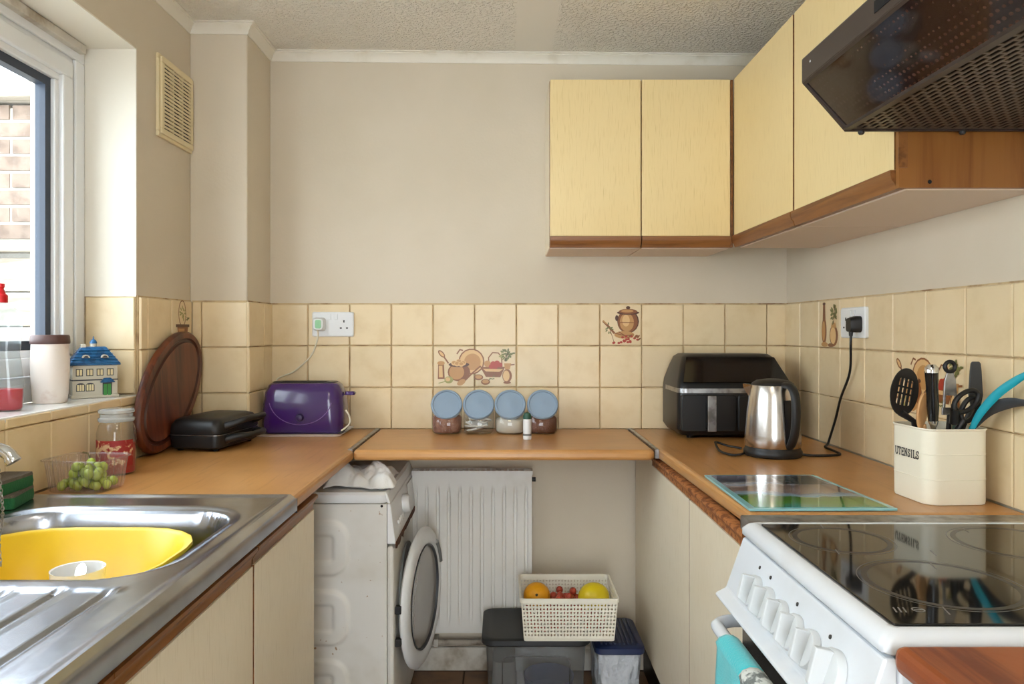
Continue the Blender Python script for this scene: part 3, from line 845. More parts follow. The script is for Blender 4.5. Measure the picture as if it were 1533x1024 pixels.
mb = MB().tube(spline([(-.05, .01, .02), (-.02, .0, .04), (.0, .012, .066), (-.012, .02, .088)]), .0018, 6)
mb.tube(spline([(0, .012, .066), (.03, .0, .05), (.05, -.01, .03)]), .0014, 6)
mb.tube([(-.012, .02, .088), (-.022, .012, .092)], .002, 6)
obj('stem', mb, 'stem', t, smooth=60)

# ------------------------------------------------------------------ candle jar
cx, cy, cz = -.957, 1.815, WT + .001
t = thing('candle_jar', 'red wax candle in glass jar with glass lid before the round board', 'candle', (cx, cy, cz))
obj('jar', MB().lathe([(.001, 0), (.040, 0), (.044, .005), (.0445, .10), (.040, .118), (.036, .124), (.036, .128)], 36, (cx, cy, cz), cap1=False), 'jar_glass', t, smooth=40)
obj('wax', MB().lathe([(.001, .004), (.041, .004), (.042, .072), (.038, .074), (.001, .074)], 32, (cx, cy, cz)), 'wax', t, smooth=40)
mb = MB()
n = 20
mb.loft([[(cx + .0449 * math.cos(R(-160 + 150 * i / n)), cy + .0449 * math.sin(R(-160 + 150 * i / n)), cz + z) for i in range(n + 1)] for z in (.022, .085)], False, False, close=False)
lb = obj('paper_label', mb, 'labelred', t, smooth=60)
obj('lid', MB().lathe([(.001, .128), (.040, .128), (.0415, .131), (.0415, .136), (.037, .139), (.037, .147), (.041, .150), (.041, .156), (.036, .159), (.001, .159)], 36, (cx, cy, cz)),
    thin_clear('glass_lid', (225, 230, 232), .35, (225, 230, 232), .04), t, smooth=40)

# ------------------------------------------------------------------ sill objects
SZ = 1.0425
bx, by = -1.120, 1.635
t = thing('soap_bottle', 'clear washing up liquid bottle with red cap and little red soap on sill', 'bottle', (bx, by, SZ))
pr = [(.044, .024, 0), (.048, .027, .006), (.050, .028, .06), (.044, .026, .105), (.040, .025, .125), (.043, .026, .15), (.048, .027, .185), (.045, .026, .21), (.030, .020, .228), (.013, .013, .238), (.012, .012, .245)]
obj('shell', MB().loft([ellipse(bx, by, a, b, SZ + z) for a, b, z in pr], True, False), 'bottle', t, smooth=50)
obj('soap', MB().loft([ellipse(bx, by, a - .002, b - .002, SZ + z) for a, b, z in ((.044, .024, .002), (.048, .027, .007), (.0495, .0278, .048))]), 'red_liquid', t, smooth=50)
obj('cap', MB().lathe([(.014, .240), (.014, .256), (.010, .260), (.006, .272), (.008, .274), (.008, .282), (.001, .283)], 20, (bx, by, SZ)), 'red', t, smooth=40)
tx, ty = -1.119, 1.812
t = thing('travel_cup', 'white marbled travel cup with brown lid beside the house ornament', 'cup', (tx, ty, SZ))
obj('cup', MB().lathe([(.001, 0), (.035, 0), (.037, .003), (.0415, .06), (.0425, .10), (.0405, .15)], 36, (tx, ty, SZ)), 'marble', t, smooth=40)
obj('lid', MB().lathe([(.0425, .145), (.0435, .149), (.0425, .163), (.040, .167), (.001, .166)], 36, (tx, ty, SZ), cap0=True), 'brown_lid', t, smooth=40)
# house ornament
t = thing('house_ornament', 'ceramic house ornament with blue hipped roof and green door on sill', 'ornament', (-1.100, 1.968, SZ), R(38), world=False)
obj('walls', MB().box(-.053, .053, -.031, .031, .0, .086).box(-.056, .056, -.034, .034, .0, .008).box(-.0545, .0545, -.0325, .0325, .046, .049, 1), ['house_wall', 'house_dark'], t, bevel=.002)
mb = MB().loft([[(-a, -b, z), (a, -b, z), (a, b, z), (-a, b, z)] for a, b, z in ((.060, .038, .086), (.060, .038, .089), (.049, .028, .106), (.030, .012, .133), (.027, .009, .135))])
rf = obj('roof', mb, 'house_blue', t, bevel=.002)
mb = MB()
for k in range(5):
    f = k / 5; a = .0585 - .026 * f; b = .0368 - .022 * f; z = .092 + .040 * f
    mb.loft([[(-a, -b, z), (a, -b, z), (a, b, z), (-a, b, z)], [(-a - .001, -b - .001, z + .0012), (a + .001, -b - .001, z + .0012), (a + .001, b + .001, z + .0012), (-a - .001, b + .001, z + .0012)]])
obj('tile_course', mb, 'house_blue', rf)
for x in (-.022, .022):
    mb = MB().prism([(x + .009 * math.cos(a), .106 + .008 * math.sin(a)) for a in [PI * i / 8 for i in range(9)]], -.037, -.016, 'y')
    d = obj('dormer', mb, 'house_wall', t, smooth=40)
    obj('dormer_window', MB().prism([(x + .0055 * math.cos(a), .1065 + .005 * math.sin(a)) for a in [PI * i / 8 for i in range(9)]], -.0385, -.037, 'y'), 'house_dark', d)
obj('chimney', box(-.030, -.019, -.012, -.002, .122, .142), 'house_wall', t, bevel=.001)
mb = MB().lathe([(.008, .133), (.008, .143)], 12, (0, -.002, 0)).lathe([(.0095, .143), (.009, .147), (.006, .152), (.0018, .155), (.0016, .159), (.0004, .163)], 12, (0, -.002, 0), 1)
obj('cupola', mb, ['house_wall', 'house_blue'], t, smooth=40)
for x in (-.037, -.013, .011, .035):
    f = obj('window', box(x - .008, x + .008, -.0325, -.030, .058, .077), 'house_dark', t)
    obj('pane', MB().box(x - .0062, x - .001, -.0332, -.032, .060, .075).box(x + .001, x + .0062, -.0332, -.032, .060, .075), 'house_pane', f)
for x in (-.034, -.012):
    f = obj('window', MB().prism([(x - .010, .018)] + [(x + .010 * math.cos(a), .034 + .006 * math.sin(a)) for a in [PI * i / 8 for i in range(8, -1, -1)]] + [(x + .010, .018)], -.0325, -.030, 'y'), 'house_dark', t)
    mb = MB()
    for k in range(3): mb.box(x - .0085 + .006 * k, x - .0040 + .006 * k, -.0332, -.032, .020, .036)
    obj('pane', mb, 'house_pane', f)
f = obj('door', MB().box(.017, .039, -.0335, -.030, .004, .040), 'house_dark', t)
obj('door_leaf', MB().box(.019, .0275, -.0345, -.033, .006, .036).box(.0285, .037, -.0345, -.033, .006, .036), 'house_green', f, bevel=.0008)
obj('canopy', MB().loft([[(.028 - a, -b, z), (.028 + a, -b, z), (.028 + a, -.029, z), (.028 - a, -.029, z)] for a, b, z in ((.017, .044, .040), (.017, .044, .042), (.008, .035, .052))]), 'house_blue', t, bevel=.0008)

# ------------------------------------------------------------------ chopping board leaning in the corner
t = thing('chopping_board', 'large oval dark wood chopping board leaning in the tiled corner', 'chopping board', (-.99, 2.18, WT + .001))
A, B_, PHI = .225, .127, R(39)
def board_loop(a, b, x):
    o_ = []
    for i in range(56):
        th = 2 * PI * i / 56; y = a * math.cos(th); z = b * math.sin(th)
        o_.append((x, y * math.cos(PHI) - z * math.sin(PHI), y * math.sin(PHI) + z * math.cos(PHI)))
    return o_
hz = math.sqrt((A * math.sin(PHI)) ** 2 + (B_ * math.cos(PHI)) ** 2)
X = Matrix.Translation((-.992, 2.185, WT + .004 + hz)) @ Matrix.Rotation(R(-4), 4, 'Y') @ Matrix.Rotation(R(-4), 4, 'Z')
mb = MB().loft([board_loop(A - .006, B_ - .006, -.011), board_loop(A, B_, -.006), board_loop(A, B_, .005), board_loop(A - .006, B_ - .006, .011), board_loop(A - .022, B_ - .022, .011)], True, False, 0, X)
mb.loft([board_loop(A - .022, B_ - .022, .011), board_loop(A - .026, B_ - .026, .006), board_loop(A - .032, B_ - .032, .006), board_loop(A - .036, B_ - .036, .011)], False, False, 1, X)
mb.loft([board_loop(A - .036, B_ - .036, .011), board_loop(A - .06, B_ - .06, .011)], False, True, 0, X)
obj('board', mb, ['board', 'board_edge'], t, smooth=45)

# ------------------------------------------------------------------ sandwich toaster
t = thing('sandwich_toaster', 'black sandwich toaster with loop handle in front of the chopping board', 'sandwich toaster', (-.884, 2.255, WT + .001), R(-98), world=False)
def rb(w_, d_, z, r=.025, cx=0, cy=0): return rrect(cx, cy, w_, d_, r, z, 5)
obj('base', MB().loft([rb(.235, .140, .006, .02), rb(.252, .158, .012), rb(.258, .164, .040), rb(.256, .162, .046)]), 'black', t, smooth=45)
obj('lid', MB().loft([rb(.254, .160, .049), rb(.258, .164, .054), rb(.252, .158, .076), rb(.236, .142, .090), rb(.20, .12, .096)]), 'black', t, smooth=45)
obj('trim_line', MB().loft([rb(.2595, .1655, .0465), rb(.2595, .1655, .0485)]), 'alu', t)
# handle halves: a loop standing out from the front edge of lid and base
for z0, z1, nm in ((.074, .086, 'lid'), (.034, .036, 'base')):
    hp = spline([(-.085, .070, z0 - .006), (-.075, .100, z0 + .004), (-.052, .128, z1 + .004), (0, .138, z1 + .006), (.052, .128, z1 + .004), (.075, .100, z0 + .004), (.085, .070, z0 - .006)], 6)
    obj('handle', MB().tube(hp, [.013 - .004 * math.sin(PI * i / (len(hp) - 1)) for i in range(len(hp))], 10), 'black', t, smooth=60)
for sx in (-1, 1):
    for sy in (-1, 1): obj('foot', MB().lathe([(.008, 0), (.009, .007)], 12, (sx * .10, sy * .055, 0)), 'black', t)

# ------------------------------------------------------------------ tray and toaster
tag(obj('tray', MB().loft([rrect(-.688, 2.53, .285, .19, .02, WT + .001), rrect(-.688, 2.53, .30, .205, .02, WT + .010), rrect(-.688, 2.53, .306, .211, .02, WT + .010),
                           rrect(-.688, 2.53, .298, .203, .02, WT + .008), rrect(-.688, 2.53, .28, .185, .02, WT + .003)]), 'ceramic', smooth=40),
    'flat white tray under the purple toaster', 'tray')
t = thing('toaster', 'glossy purple two slice toaster on white tray in the corner', 'toaster', (-.682, 2.525, WT + .004))
cx, cy, cz = -.682, 2.528, WT + .004
L_ = [(.262, .130, .004, .03), (.276, .142, .012, .04), (.280, .146, .05, .05), (.276, .142, .10, .052), (.264, .132, .140, .05), (.244, .112, .163, .045), (.225, .09, .171, .04)]
obj('housing', MB().loft([rrect(cx, cy, a, b, r, cz + z, 8) for a, b, z, r in L_]), 'purple', t, smooth=60)
obj('base', MB().loft([rrect(cx, cy, .255, .125, .03, cz), rrect(cx, cy, .268, .135, .03, cz + .010)]), 'purple_dark', t, smooth=40)
obj('top_plate', MB().loft([rrect(cx, cy, .220, .085, .03, cz + .1705), rrect(cx, cy, .214, .08, .03, cz + .174)]), 'black', t, smooth=40)
for dy in (-.017, .017): obj('slot', box(cx - .075, cx + .075, cy + dy - .008, cy + dy + .008, cz + .1742, cz + .1748), 'dark', t)
obj('lever', MB().loft([rrect(cx + .152, cy, .034, .03, .01, cz + .128), rrect(cx + .154, cy, .036, .032, .01, cz + .134), rrect(cx + .152, cy, .030, .026, .01, cz + .140)]), 'purple', t, smooth=50)
yf = cy - .0735
obj('knob', MB().lathe([(.013, 0), (.013, .006), (.010, .014), (.001, .016)], 20, X=Matrix.Translation((cx + .0, yf + .001, cz + .058)) @ Matrix.Rotation(R(90), 4, 'X')), 'purple_dark', t, smooth=40)
arc = [(cx + .105 * math.cos(a), yf + .0005 + .0022 * abs(math.cos(a)) ** 3, cz + .122 + .088 * math.sin(a)) for a in [R(190 + 160 * i / 24) for i in range(25)]]
obj('arc_line', MB().tube(arc, .0014, 6), mat('pale_purple_line', (128, 92, 160), .3), t, smooth=60)
cab = spline([(-.66, YB - .052, 1.222), (-.664, YB - .04, 1.19), (-.69, YB - .03, 1.13), (-.75, YB - .03, 1.075), (-.81, YB - .035, 1.045), (-.80, YB - .04, .99), (-.78, YB - .045, .92)], 6)
cord = obj('cord', MB().tube(cab, .0028, 8), 'flex', t, smooth=60)
cab = spline([(-.54, 2.50, .95), (-.527, 2.50, .93), (-.525, 2.495, .905), (-.545, 2.48, .886), (-.565, 2.48, .883)], 6)
obj('cord', MB().tube(cab, .003, 8), 'flex', t, smooth=60)
pl = obj('plug', MB().loft([rrect(-.66, 1.243, .044, .048, .012, z, 4) for z in (0, .012)] + [rrect(-.66, 1.243, .034, .038, .01, .03, 4)],
    X=Matrix(((1, 0, 0, 0), (0, 0, -1, YB - .021), (0, 1, 0, 0), (0, 0, 0, 1)))), 'white', t, smooth=40)
obj('plug_cover', MB().loft([rrect(-.659, 1.243, .020, .030, .005, z, 4) for z in (.0302, .034)], X=Matrix(((1, 0, 0, 0), (0, 0, -1, YB - .021), (0, 1, 0, 0), (0, 0, 0, 1)))), 'mint', pl)

# ------------------------------------------------------------------ sockets
def socket(name, label, loc, rz):
    t = thing(name, label, 'socket', loc, rz, world=False)   # local: x across, y=0 back, front -y
    obj('faceplate', MB().loft([[(x, y, z) for (x, z, _) in rrect(0, 0, w_, h, .006, 0, 3)] for y, w_, h in ((0, .148, .088), (-.008, .148, .088), (-.0105, .142, .082))]), 'white', t, smooth=30)
    for s in (-1, 1):
        obj('switch', box(s * .012 - .006, s * .012 + .006, -.0135, -.0104, .016, .036), 'white', t, bevel=.001)
        mb = MB().box(s * .040 - .0022, s * .040 + .0022, -.0112, -.0103, .006, .015)
        for dx in (-.011, .011): mb.box(s * .040 + dx - .0035, s * .040 + dx + .0035, -.0112, -.0103, -.016, -.0115)
        obj('pin_hole', mb, 'dark', t)
    return t
socket('wall_socket', 'white double wall socket with pale green backed plug above the purple toaster', (-.614, YB - .0105, 1.243), 0)
socket('wall_socket', 'white double wall socket with black kettle plug beside the printed bottle tile', (XR - .0105, 2.110, 1.243), R(-90))

# ------------------------------------------------------------------ storage jars with slanting lids
def jar(x, y, content, label):
    t = thing('storage_jar', label, 'jar', (x, y, WT + .001), group='glass jars with slanting grey blue lids')
    OFF.pop(t.name, None)
    w_, d_ = .104, .105
    # body loops lean back, mouth faces the room
    lo = [rrect(0, 0, .086, .086, .03, 0), rrect(0, 0, .100, .098, .035, .008), rrect(0, 0, w_, d_, .04, .045)]
    def tilted(rad, k, off=0.0):
        X_ = Matrix.Translation((0, -.012, .092)) @ Matrix.Rotation(R(62), 4, 'X')
        pts = rrect(0, 0, 2 * rad, 2 * rad, rad * .98, 0)
        return [tuple(X_ @ Vector((p[0], p[1], k))) for p in pts]
    mid = [((a[0] + b[0]) / 2, (a[1] + b[1]) / 2 + .006, (a[2] + b[2]) / 2 + .006) for a, b in zip(rrect(0, .004, w_, d_, .045, .075), tilted(.050, -.002))]
    obj('jar_body', MB().loft(lo + [mid, tilted(.049, .002), tilted(.046, .010)], True, False), 'jar_glass', t, smooth=60)
    m, h = content
    cl_ = [rrect(0, 0, .082, .082, .03, .003), rrect(0, 0, .095, .093, .035, .010), rrect(0, 0, .098, .099, .038, h - .006), rrect(0, 0, .088, .09, .036, h)]
    if m == 'teabag':
        mb = MB(); r2 = random.Random(4)
        for k in range(9):
            Xm = Matrix.Translation((r2.uniform(-.02, .02), r2.uniform(-.02, .02), .012 + .006 * k)) @ Matrix.Rotation(r2.uniform(0, 3), 4, 'Z') @ Matrix.Rotation(r2.uniform(-.3, .3), 4, 'X')
            mb.loft([rrect(0, 0, .05, .04, .004, 0, 2), rrect(0, 0, .054, .044, .004, .003, 2), rrect(0, 0, .05, .04, .004, .006, 2)], X=Xm)
        obj('paper_sachets', mb, m, t, smooth=40)['kind'] = 'stuff'
    else:
        obj('contents', MB().loft(cl_), m, t, smooth=50)['kind'] = 'stuff'
    X_ = Matrix.Translation((0, -.012, .092)) @ Matrix.Rotation(R(62), 4, 'X')
    mb = MB().lathe([(.050, .006), (.0535, .008), (.0535, .018), (.051, .021), (.0465, .021), (.045, .0165), (.010, .0170), (.005, .0185), (.001, .0185)], 40, X=X_)
    obj('lid', mb, 'lid_blue', t, smooth=40)
    return t
JY = 2.535
jar(-.197, JY, ('rice', .058), 'glass jar of reddish grains with slanting blue lid, first from the toaster')
jar(-.088, JY, ('teabag', .06), 'glass jar of white paper sachets with slanting blue lid')
jar(.020, JY, ('sugar', .05), 'glass jar of pale sugar with slanting blue lid behind the white tube')
jar(.131, JY, ('coffee', .055), 'glass jar of dark brown coffee with slanting blue lid, nearest air fryer')
t = thing('sweetener_tube', 'small white tube with dark green cap in front of jars', 'tube', (.074, 2.375, WT + .001))
obj('tube', MB().lathe([(.001, 0), (.0125, 0), (.0135, .003), (.0135, .066)], 24, (.074, 2.375, WT + .001)), 'white', t, smooth=40)
obj('band', MB().lathe([(.0137, .012), (.0137, .019)], 24, (.074, 2.375, WT + .001), cap0=False, cap1=False), 'grey_thing', t, smooth=40)
obj('cap', MB().lathe([(.0135, .0665), (.0135, .076), (.010, .085), (.001, .088)], 24, (.074, 2.375, WT + .001)), 'green_cap', t, smooth=40)

# ------------------------------------------------------------------ air fryer
t = thing('air_fryer', 'large black double drawer air fryer with silver band in the corner', 'air fryer', (.75, 2.505, WT + .001))
ax0, ax1, ay0, ay1, az = .562, .938, 2.372, 2.632, WT + .001
def afl(z, ins, y0, y1, r=.03): return rrect((ax0 + ax1) / 2, (y0 + y1) / 2, ax1 - ax0 - 2 * ins, y1 - y0, r, az + z, 6)
obj('housing', MB().loft([afl(.012, .012, ay0 + .012, ay1 - .01), afl(.03, .0, ay0, ay1), afl(.155, .0, ay0, ay1), afl(.185, .004, ay0 + .008, ay1), afl(.235, .022, ay0 + .052, ay1 - .006), afl(.262, .034, ay0 + .078, ay1 - .014), afl(.272, .046, ay0 + .095, ay1 - .03)]), 'fry', t, smooth=35)
obj('silver_band', MB().loft([afl(.150, -.002, ay0 - .002, ay1 - .05), afl(.164, -.0015, ay0 - .0015, ay1 - .05)]), 'alu', t, smooth=35)
# glossy control fascia lying on the slope
def onslope(s, u):   # s 0..1 up, u 0..1 across
    z = .182 + .078 * s; y = ay0 + .0055 + .070 * s; ins = .016 + .026 * s
    return (ax0 + ins + (ax1 - ax0 - 2 * ins) * u, y - .0035, az + z + .0015)
obj('control_panel', MB().grid(8, 6, lambda u, s: onslope(s, u)), 'black_gloss', t, solid=.003)
for k in (0, 1):
    xa = ax0 + .008 + k * .183; xb = xa + .177
    d = obj('drawer', MB().loft([[(x, y, z) for (x, z, _) in rrect((xa + xb) / 2, az + .085, xb - xa - i, .118 - i, .010, 0, 4)] for y, i in ((ay0 + .01, 0), (ay0 - .004, 0), (ay0 - .007, .006))]), 'black', t, smooth=35)
    xm = (xa + xb) / 2
    obj('handle', MB().box(xm - .012, xm + .012, ay0 - .040, ay0 - .0065, az + .034, az + .140).box(xm - .014, xm + .014, ay0 - .044, ay0 - .0402, az + .030, az + .144, 1), ['black', 'alu'], d, bevel=.002)
for sx in (ax0 + .05, ax1 - .05):
    for sy in (ay0 + .05, ay1 - .05): obj('foot', MB().lathe([(.012, 0), (.014, .0125)], 14, (sx, sy, az)), 'black', t)

# ------------------------------------------------------------------ kettle
kx, ky, kz = .757, 2.075, WT + .001
t = thing('kettle', 'brushed steel electric kettle with black handle in front of air fryer', 'kettle', (kx, ky, kz))
obj('base', MB().lathe([(.001, 0), (.076, 0), (.079, .004), (.079, .014), (.075, .020), (.074, .026)], 40, (kx, ky, kz)), 'black', t, smooth=40)
obj('body', MB().lathe([(.0745, .0265), (.0765, .030), (.075, .06), (.070, .12), (.064, .165), (.0585, .196), (.0575, .198)], 48, (kx, ky, kz)), 'kettle', t, smooth=50)
obj('lid', MB().lathe([(.0575, .198), (.056, .203), (.044, .211), (.02, .215), (.001, .2155)], 40, (kx, ky, kz)), 'black', t, smooth=50)
ha = R(-74)
hd = Vector((math.cos(ha), math.sin(ha), 0)); hn = Vector((-hd.y, hd.x, 0))
def hpt(r, z): return Vector((kx, ky, kz)) + hd * r + Vector((0, 0, z))
cen = spline([hpt(.050, .200), hpt(.078, .198), hpt(.096, .175), hpt(.101, .13), hpt(.097, .08), hpt(.084, .045), hpt(.072, .032)], 7)
loops = []
for i, c in enumerate(cen):
    a = cen[max(0, i - 1)]; b = cen[min(len(cen) - 1, i + 1)]; tt = (b - a).normalized(); nn = hn.cross(tt).normalized()
    loops.append([c + hn * .013 * math.cos(q) + nn * .009 * math.sin(q) for q in [2 * PI * k / 12 for k in range(12)]])
obj('handle', MB().loft(loops), 'black', t, smooth=60)
mb = MB()
vs_ = []
for z, r in ((.04, .0765), (.10, .0722), (.16, .0655)):
    vs_.append([tuple(Vector((kx, ky, kz)) + Matrix.Rotation(ha + q, 3, 'Z') @ Vector((r + .0015, 0, z))) for q in (-.17, -.08, 0, .08, .17)])
mb.loft(vs_, False, False, close=False)
wg = obj('water_gauge_strip', mb, 'black', t, smooth=60)
sd = R(150)
mb = MB().loft([[tuple(Vector((kx, ky, kz)) + Matrix.Rotation(sd, 3, 'Z') @ Vector(p)) for p in q] for q in (
    [(.055, -.016, .197), (.055, .016, .197), (.06, .0, .155)], [(.080, -.010, .199), (.080, .010, .199), (.080, 0, .186)])])
obj('spout', mb, 'kettle', t, smooth=40)
cab = spline([(XR - .042, 2.074, 1.215), (XR - .042, 2.074, 1.18), (XR - .028, 2.11, 1.10), (XR - .022, 2.18, 1.02), (XR - .02, 2.22, .95), (XR - .024, 2.25, .89), (.985, 2.24, WT + .006),
              (.96, 2.20, WT + .004), (.955, 2.14, WT + .004), (.945, 2.07, WT + .004), (.90, 2.05, WT + .004), (.86, 2.05, WT + .004), (.835, 2.06, WT + .005)], 7)
obj('cord', MB().tube(cab, .0036, 8), 'black', t, smooth=60)
cab = spline([(.690, 2.09, WT + .006), (.655, 2.055, WT + .005), (.632, 2.06, WT + .005), (.618, 2.11, WT + .008), (.623, 2.17, WT + .02), (.64, 2.215, WT + .016), (.668, 2.20, WT + .008), (.70, 2.17, WT + .005)], 7)
obj('cord', MB().tube(cab, .0034, 8), 'black', t, smooth=60)
XP = Matrix(((0, 0, -1, XR - .021), (1, 0, 0, 0), (0, 1, 0, 0), (0, 0, 0, 1)))
obj('plug', MB().loft([rrect(2.070, 1.238, .040, .046, .012, z, 4) for z in (0, .012)] + [rrect(2.07, 1.236, .030, .038, .01, .030, 4)], X=XP).tube([(XR - .041, 2.074, 1.226), (XR - .042, 2.074, 1.205)], [.007, .005], 10), 'black', t, smooth=40)

# ------------------------------------------------------------------ glass worktop saver
t = thing('glass_board', 'printed glass worktop saver with teal edge lying before the kettle', 'worktop saver', (.615, 1.595, WT + .001))
obj('glass', MB().prism([(.476, 1.428), (.766, 1.432), (.744, 1.768), (.480, 1.764)], WT + .001, WT + .006, 'z'), 'aqua', t, bevel=.001)
mb = MB().prism([(.490, 1.438), (.752, 1.441), (.732, 1.758), (.492, 1.755)], WT + .0061, WT + .0065, 'z')
obj('printed_picture', mb, 'picture', t)
mb = MB().prism([(.628, 1.655), (.728, 1.655), (.722, 1.748), (.634, 1.746)], WT + .0066, WT + .0067, 'z')
pp = obj('text_block', mb, mat('dark_print_block', (40, 48, 50), .1, var=(120, .5, .55, (90, 100, 100))), t)

# ------------------------------------------------------------------ utensil tin
UX, UY, UZ = .912, 1.545, WT + .001
t = thing('utensil_tin', 'cream enamel tin lettered UTENSILS on the worktop by the cooker', 'tin', (UX, UY, UZ), R(3), world=False)
def ul(z, g=0): return rrect(0, 0, .134 + g, .134 + g, .026, z, 6)
mb = MB().loft([ul(0, -.002), ul(.004), ul(.049), ul(.0495, .0012), ul(.0505, .0012), ul(.051), ul(.100), ul(.1005, .0012), ul(.1015, .0012), ul(.102), ul(.148), ul(.151, .004), ul(.153, .003), ul(.152, -.002), ul(.10, -.004), ul(.006, -.004)], True, True)
obj('tin', mb, 'tin', t, smooth=24)
def letters(txt, h, wd, gap):
    G = {'U': [[(0, 1), (0, .25), (.25, 0), (.75, 0), (1, .25), (1, 1)], [(-.15, 1), (.2, 1)], [(.8, 1), (1.15, 1)]],
         'T': [[(0, 1), (1, 1)], [(.5, 1), (.5, 0)], [(.3, 0), (.7, 0)], [(0, 1), (0, .82)], [(1, 1), (1, .82)]],
         'E': [[(.1, 0), (.1, 1)], [(0, 1), (.95, 1), (.95, .82)], [(0, 0), (1, 0), (1, .2)], [(.1, .52), (.7, .52)], [(.7, .62), (.7, .42)]],
         'N': [[(.1, 0), (.1, 1), (.9, 0), (.9, 1)], [(-.1, 0), (.3, 0)], [(-.1, 1), (.15, 1)], [(.7, 1), (1.1, 1)]],
         'S': [[(.95, .72), (.9, .9), (.5, 1), (.12, .88), (.12, .64), (.5, .52), (.88, .38), (.92, .14), (.5, 0), (.1, .1), (.04, .3)], [(.95, .72), (.95, 1)], [(.04, .3), (.04, 0)]],
         'I': [[(.5, 0), (.5, 1)], [(.2, 0), (.8, 0)], [(.2, 1), (.8, 1)]],
         'L': [[(.2, 0), (.2, 1)], [(0, 1), (.45, 1)], [(0, 0), (1, 0), (1, .22)]]}
    mb = MB(); x = 0; th = h * .085
    for c in txt:
        cw = wd * (.55 if c == 'I' else 1)
        for st in G[c]:
            for (a, b) in zip(st, st[1:]):
                p = Vector((x + a[0] * cw, a[1] * h)); q = Vector((x + b[0] * cw, b[1] * h)); d = (q - p).normalized(); n = Vector((-d.y, d.x)) * th; e = d * th * .6
                mb.add([(p.x + n.x - e.x, 0, p.y + n.y - e.y), (q.x + n.x + e.x, 0, q.y + n.y + e.y), (q.x - n.x + e.x, 0, q.y - n.y + e.y), (p.x - n.x - e.x, 0, p.y - n.y - e.y)], [(0, 1, 2, 3)])
        x += cw + gap
    mb.V = [(v[0] - (x - gap) / 2, v[1], v[2]) for v in mb.V]
    return mb
lt = letters('UTENSILS', .0150, .0075, .0033)
lt.xf(Matrix.Translation((-.0676, .0015, .088)) @ Matrix.Rotation(R(-90), 4, 'Z'))
obj('lettering', lt, 'ink', t)
# utensils standing in it
grp = 'utensils standing in the cream tin'
def ut(name, label, cat, base):
    return thing(name, label, cat, base, group=grp)
zb = UZ + .012
t = ut('slotted_spoon', 'black slotted spoon standing in the cream tin', 'spoon', (.885, 1.53, zb))
def blade(c, axis_u, axis_v, a, b, th, holes=None):
    """rounded blade in plane u (across) v (along)"""
    mb = MB(); u = Vector(axis_u).normalized(); v = Vector(axis_v).normalized(); n = u.cross(v).normalized(); c = Vector(c)
    lo = []
    for k, s in ((-th / 2, .94), (-th / 4, 1), (th / 4, 1), (th / 2, .94)):
        lo.append([c + u * a * s * math.cos(q) + v * b * s * math.sin(q) + n * k for q in [2 * PI * i / 28 for i in range(28)]])
    return mb.loft(lo)
# slotted head built as frame of strips so the slots are real openings
hc = Vector((.835, 1.535, 1.092)); hu = Vector((.93, .25, -.22)).normalized(); hv = Vector((.2, .05, .97)).normalized(); hn_ = hu.cross(hv).normalized()
mb = MB(); a_, b_ = .035, .050
outer = [hc + hu * a_ * math.cos(q) + hv * b_ * math.sin(q) for q in [2 * PI * i / 40 for i in range(40)]]
inner = [hc + hu * .020 * max(-1, min(1, 1.25 * math.cos(q))) + hv * .028 * max(-1, min(1, 1.25 * math.sin(q))) for q in [2 * PI * i / 40 for i in range(40)]]
for s in (-.0012, .0012):
    mb.loft([[p + hn_ * s for p in outer], [p + hn_ * s for p in inner]], False, False)
mb.loft([[p - hn_ * .0012 for p in outer], [p + hn_ * .0012 for p in outer]], False, False)
for k in range(5):
    x = -.0205 + .01025 * k
    c = hc + hu * x
    mb.loft([[c + hu * dx + hv * y + hn_ * dz for dx, dz in ((-.0026, -.0012), (.0026, -.0012), (.0026, .0012), (-.0026, .0012))] for y in (-.030, .030)])
for y in (-.004, .010):
    c = hc + hv * y
    mb.loft([[c + hu * x + hv * dy + hn_ * dz for dy, dz in ((-.002, -.0012), (.002, -.0012), (.002, .0012), (-.002, .0012))] for x in (-.022, .022)])
obj('head', mb, 'black', t)
obj('handle', MB().tube([hc - hv * .044, (.856, 1.535, 1.03), (.885, 1.545, zb)], [.0075, .0065, .005], 10), 'black', t, smooth=60)
t = ut('wooden_spoon', 'pale beech wooden spoon standing in the cream tin', 'spoon', (.88, 1.51, zb))
obj('head', blade((.8555, 1.506, 1.056), (.9, .3, -.1), (.12, .0, .99), .0125, .037, .006), 'beech', t, smooth=50)
obj('handle', MB().tube([(.860, 1.508, 1.028), (.88, 1.52, zb)], .0048, 10), 'beech', t, smooth=60)
t = ut('sharpening_steel', 'black handled sharpening steel with chrome end cap in the tin', 'sharpening steel', (.895, 1.52, zb))
p0 = Vector((.870, 1.492, 1.037)); p1 = Vector((.861, 1.482, 1.135))
obj('handle', MB().tube([p0, p0.lerp(p1, .3), p0.lerp(p1, .7), p1], [.009, .0115, .011, .0125], 14), 'black_gloss', t, smooth=60)
obj('end_cap', MB().tube([p1, p1 + Vector((0, 0, .010)), p1 + Vector((0, 0, .017))], [.0128, .0128, .007], 14), 'chrome', t, smooth=40)
obj('bolster', MB().tube([p0 - Vector((-.001, 0, .012)), p0], [.006, .010], 14), 'chrome', t, smooth=40)
obj('rod', MB().tube([(.895, 1.51, zb), p0 - Vector((0, 0, .01))], .005, 10), 'chrome', t, smooth=60)
t = ut('bottle_opener', 'steel bottle opener with black ring top standing in the tin', 'opener', (.92, 1.54, zb))
obj('ring', MB().tube([(.927 + .0105 * math.cos(a), 1.53, 1.145 + .0105 * math.sin(a)) for a in [2 * PI * i / 20 for i in range(20)]], .0042, 8, close=True), 'black', t, smooth=60)
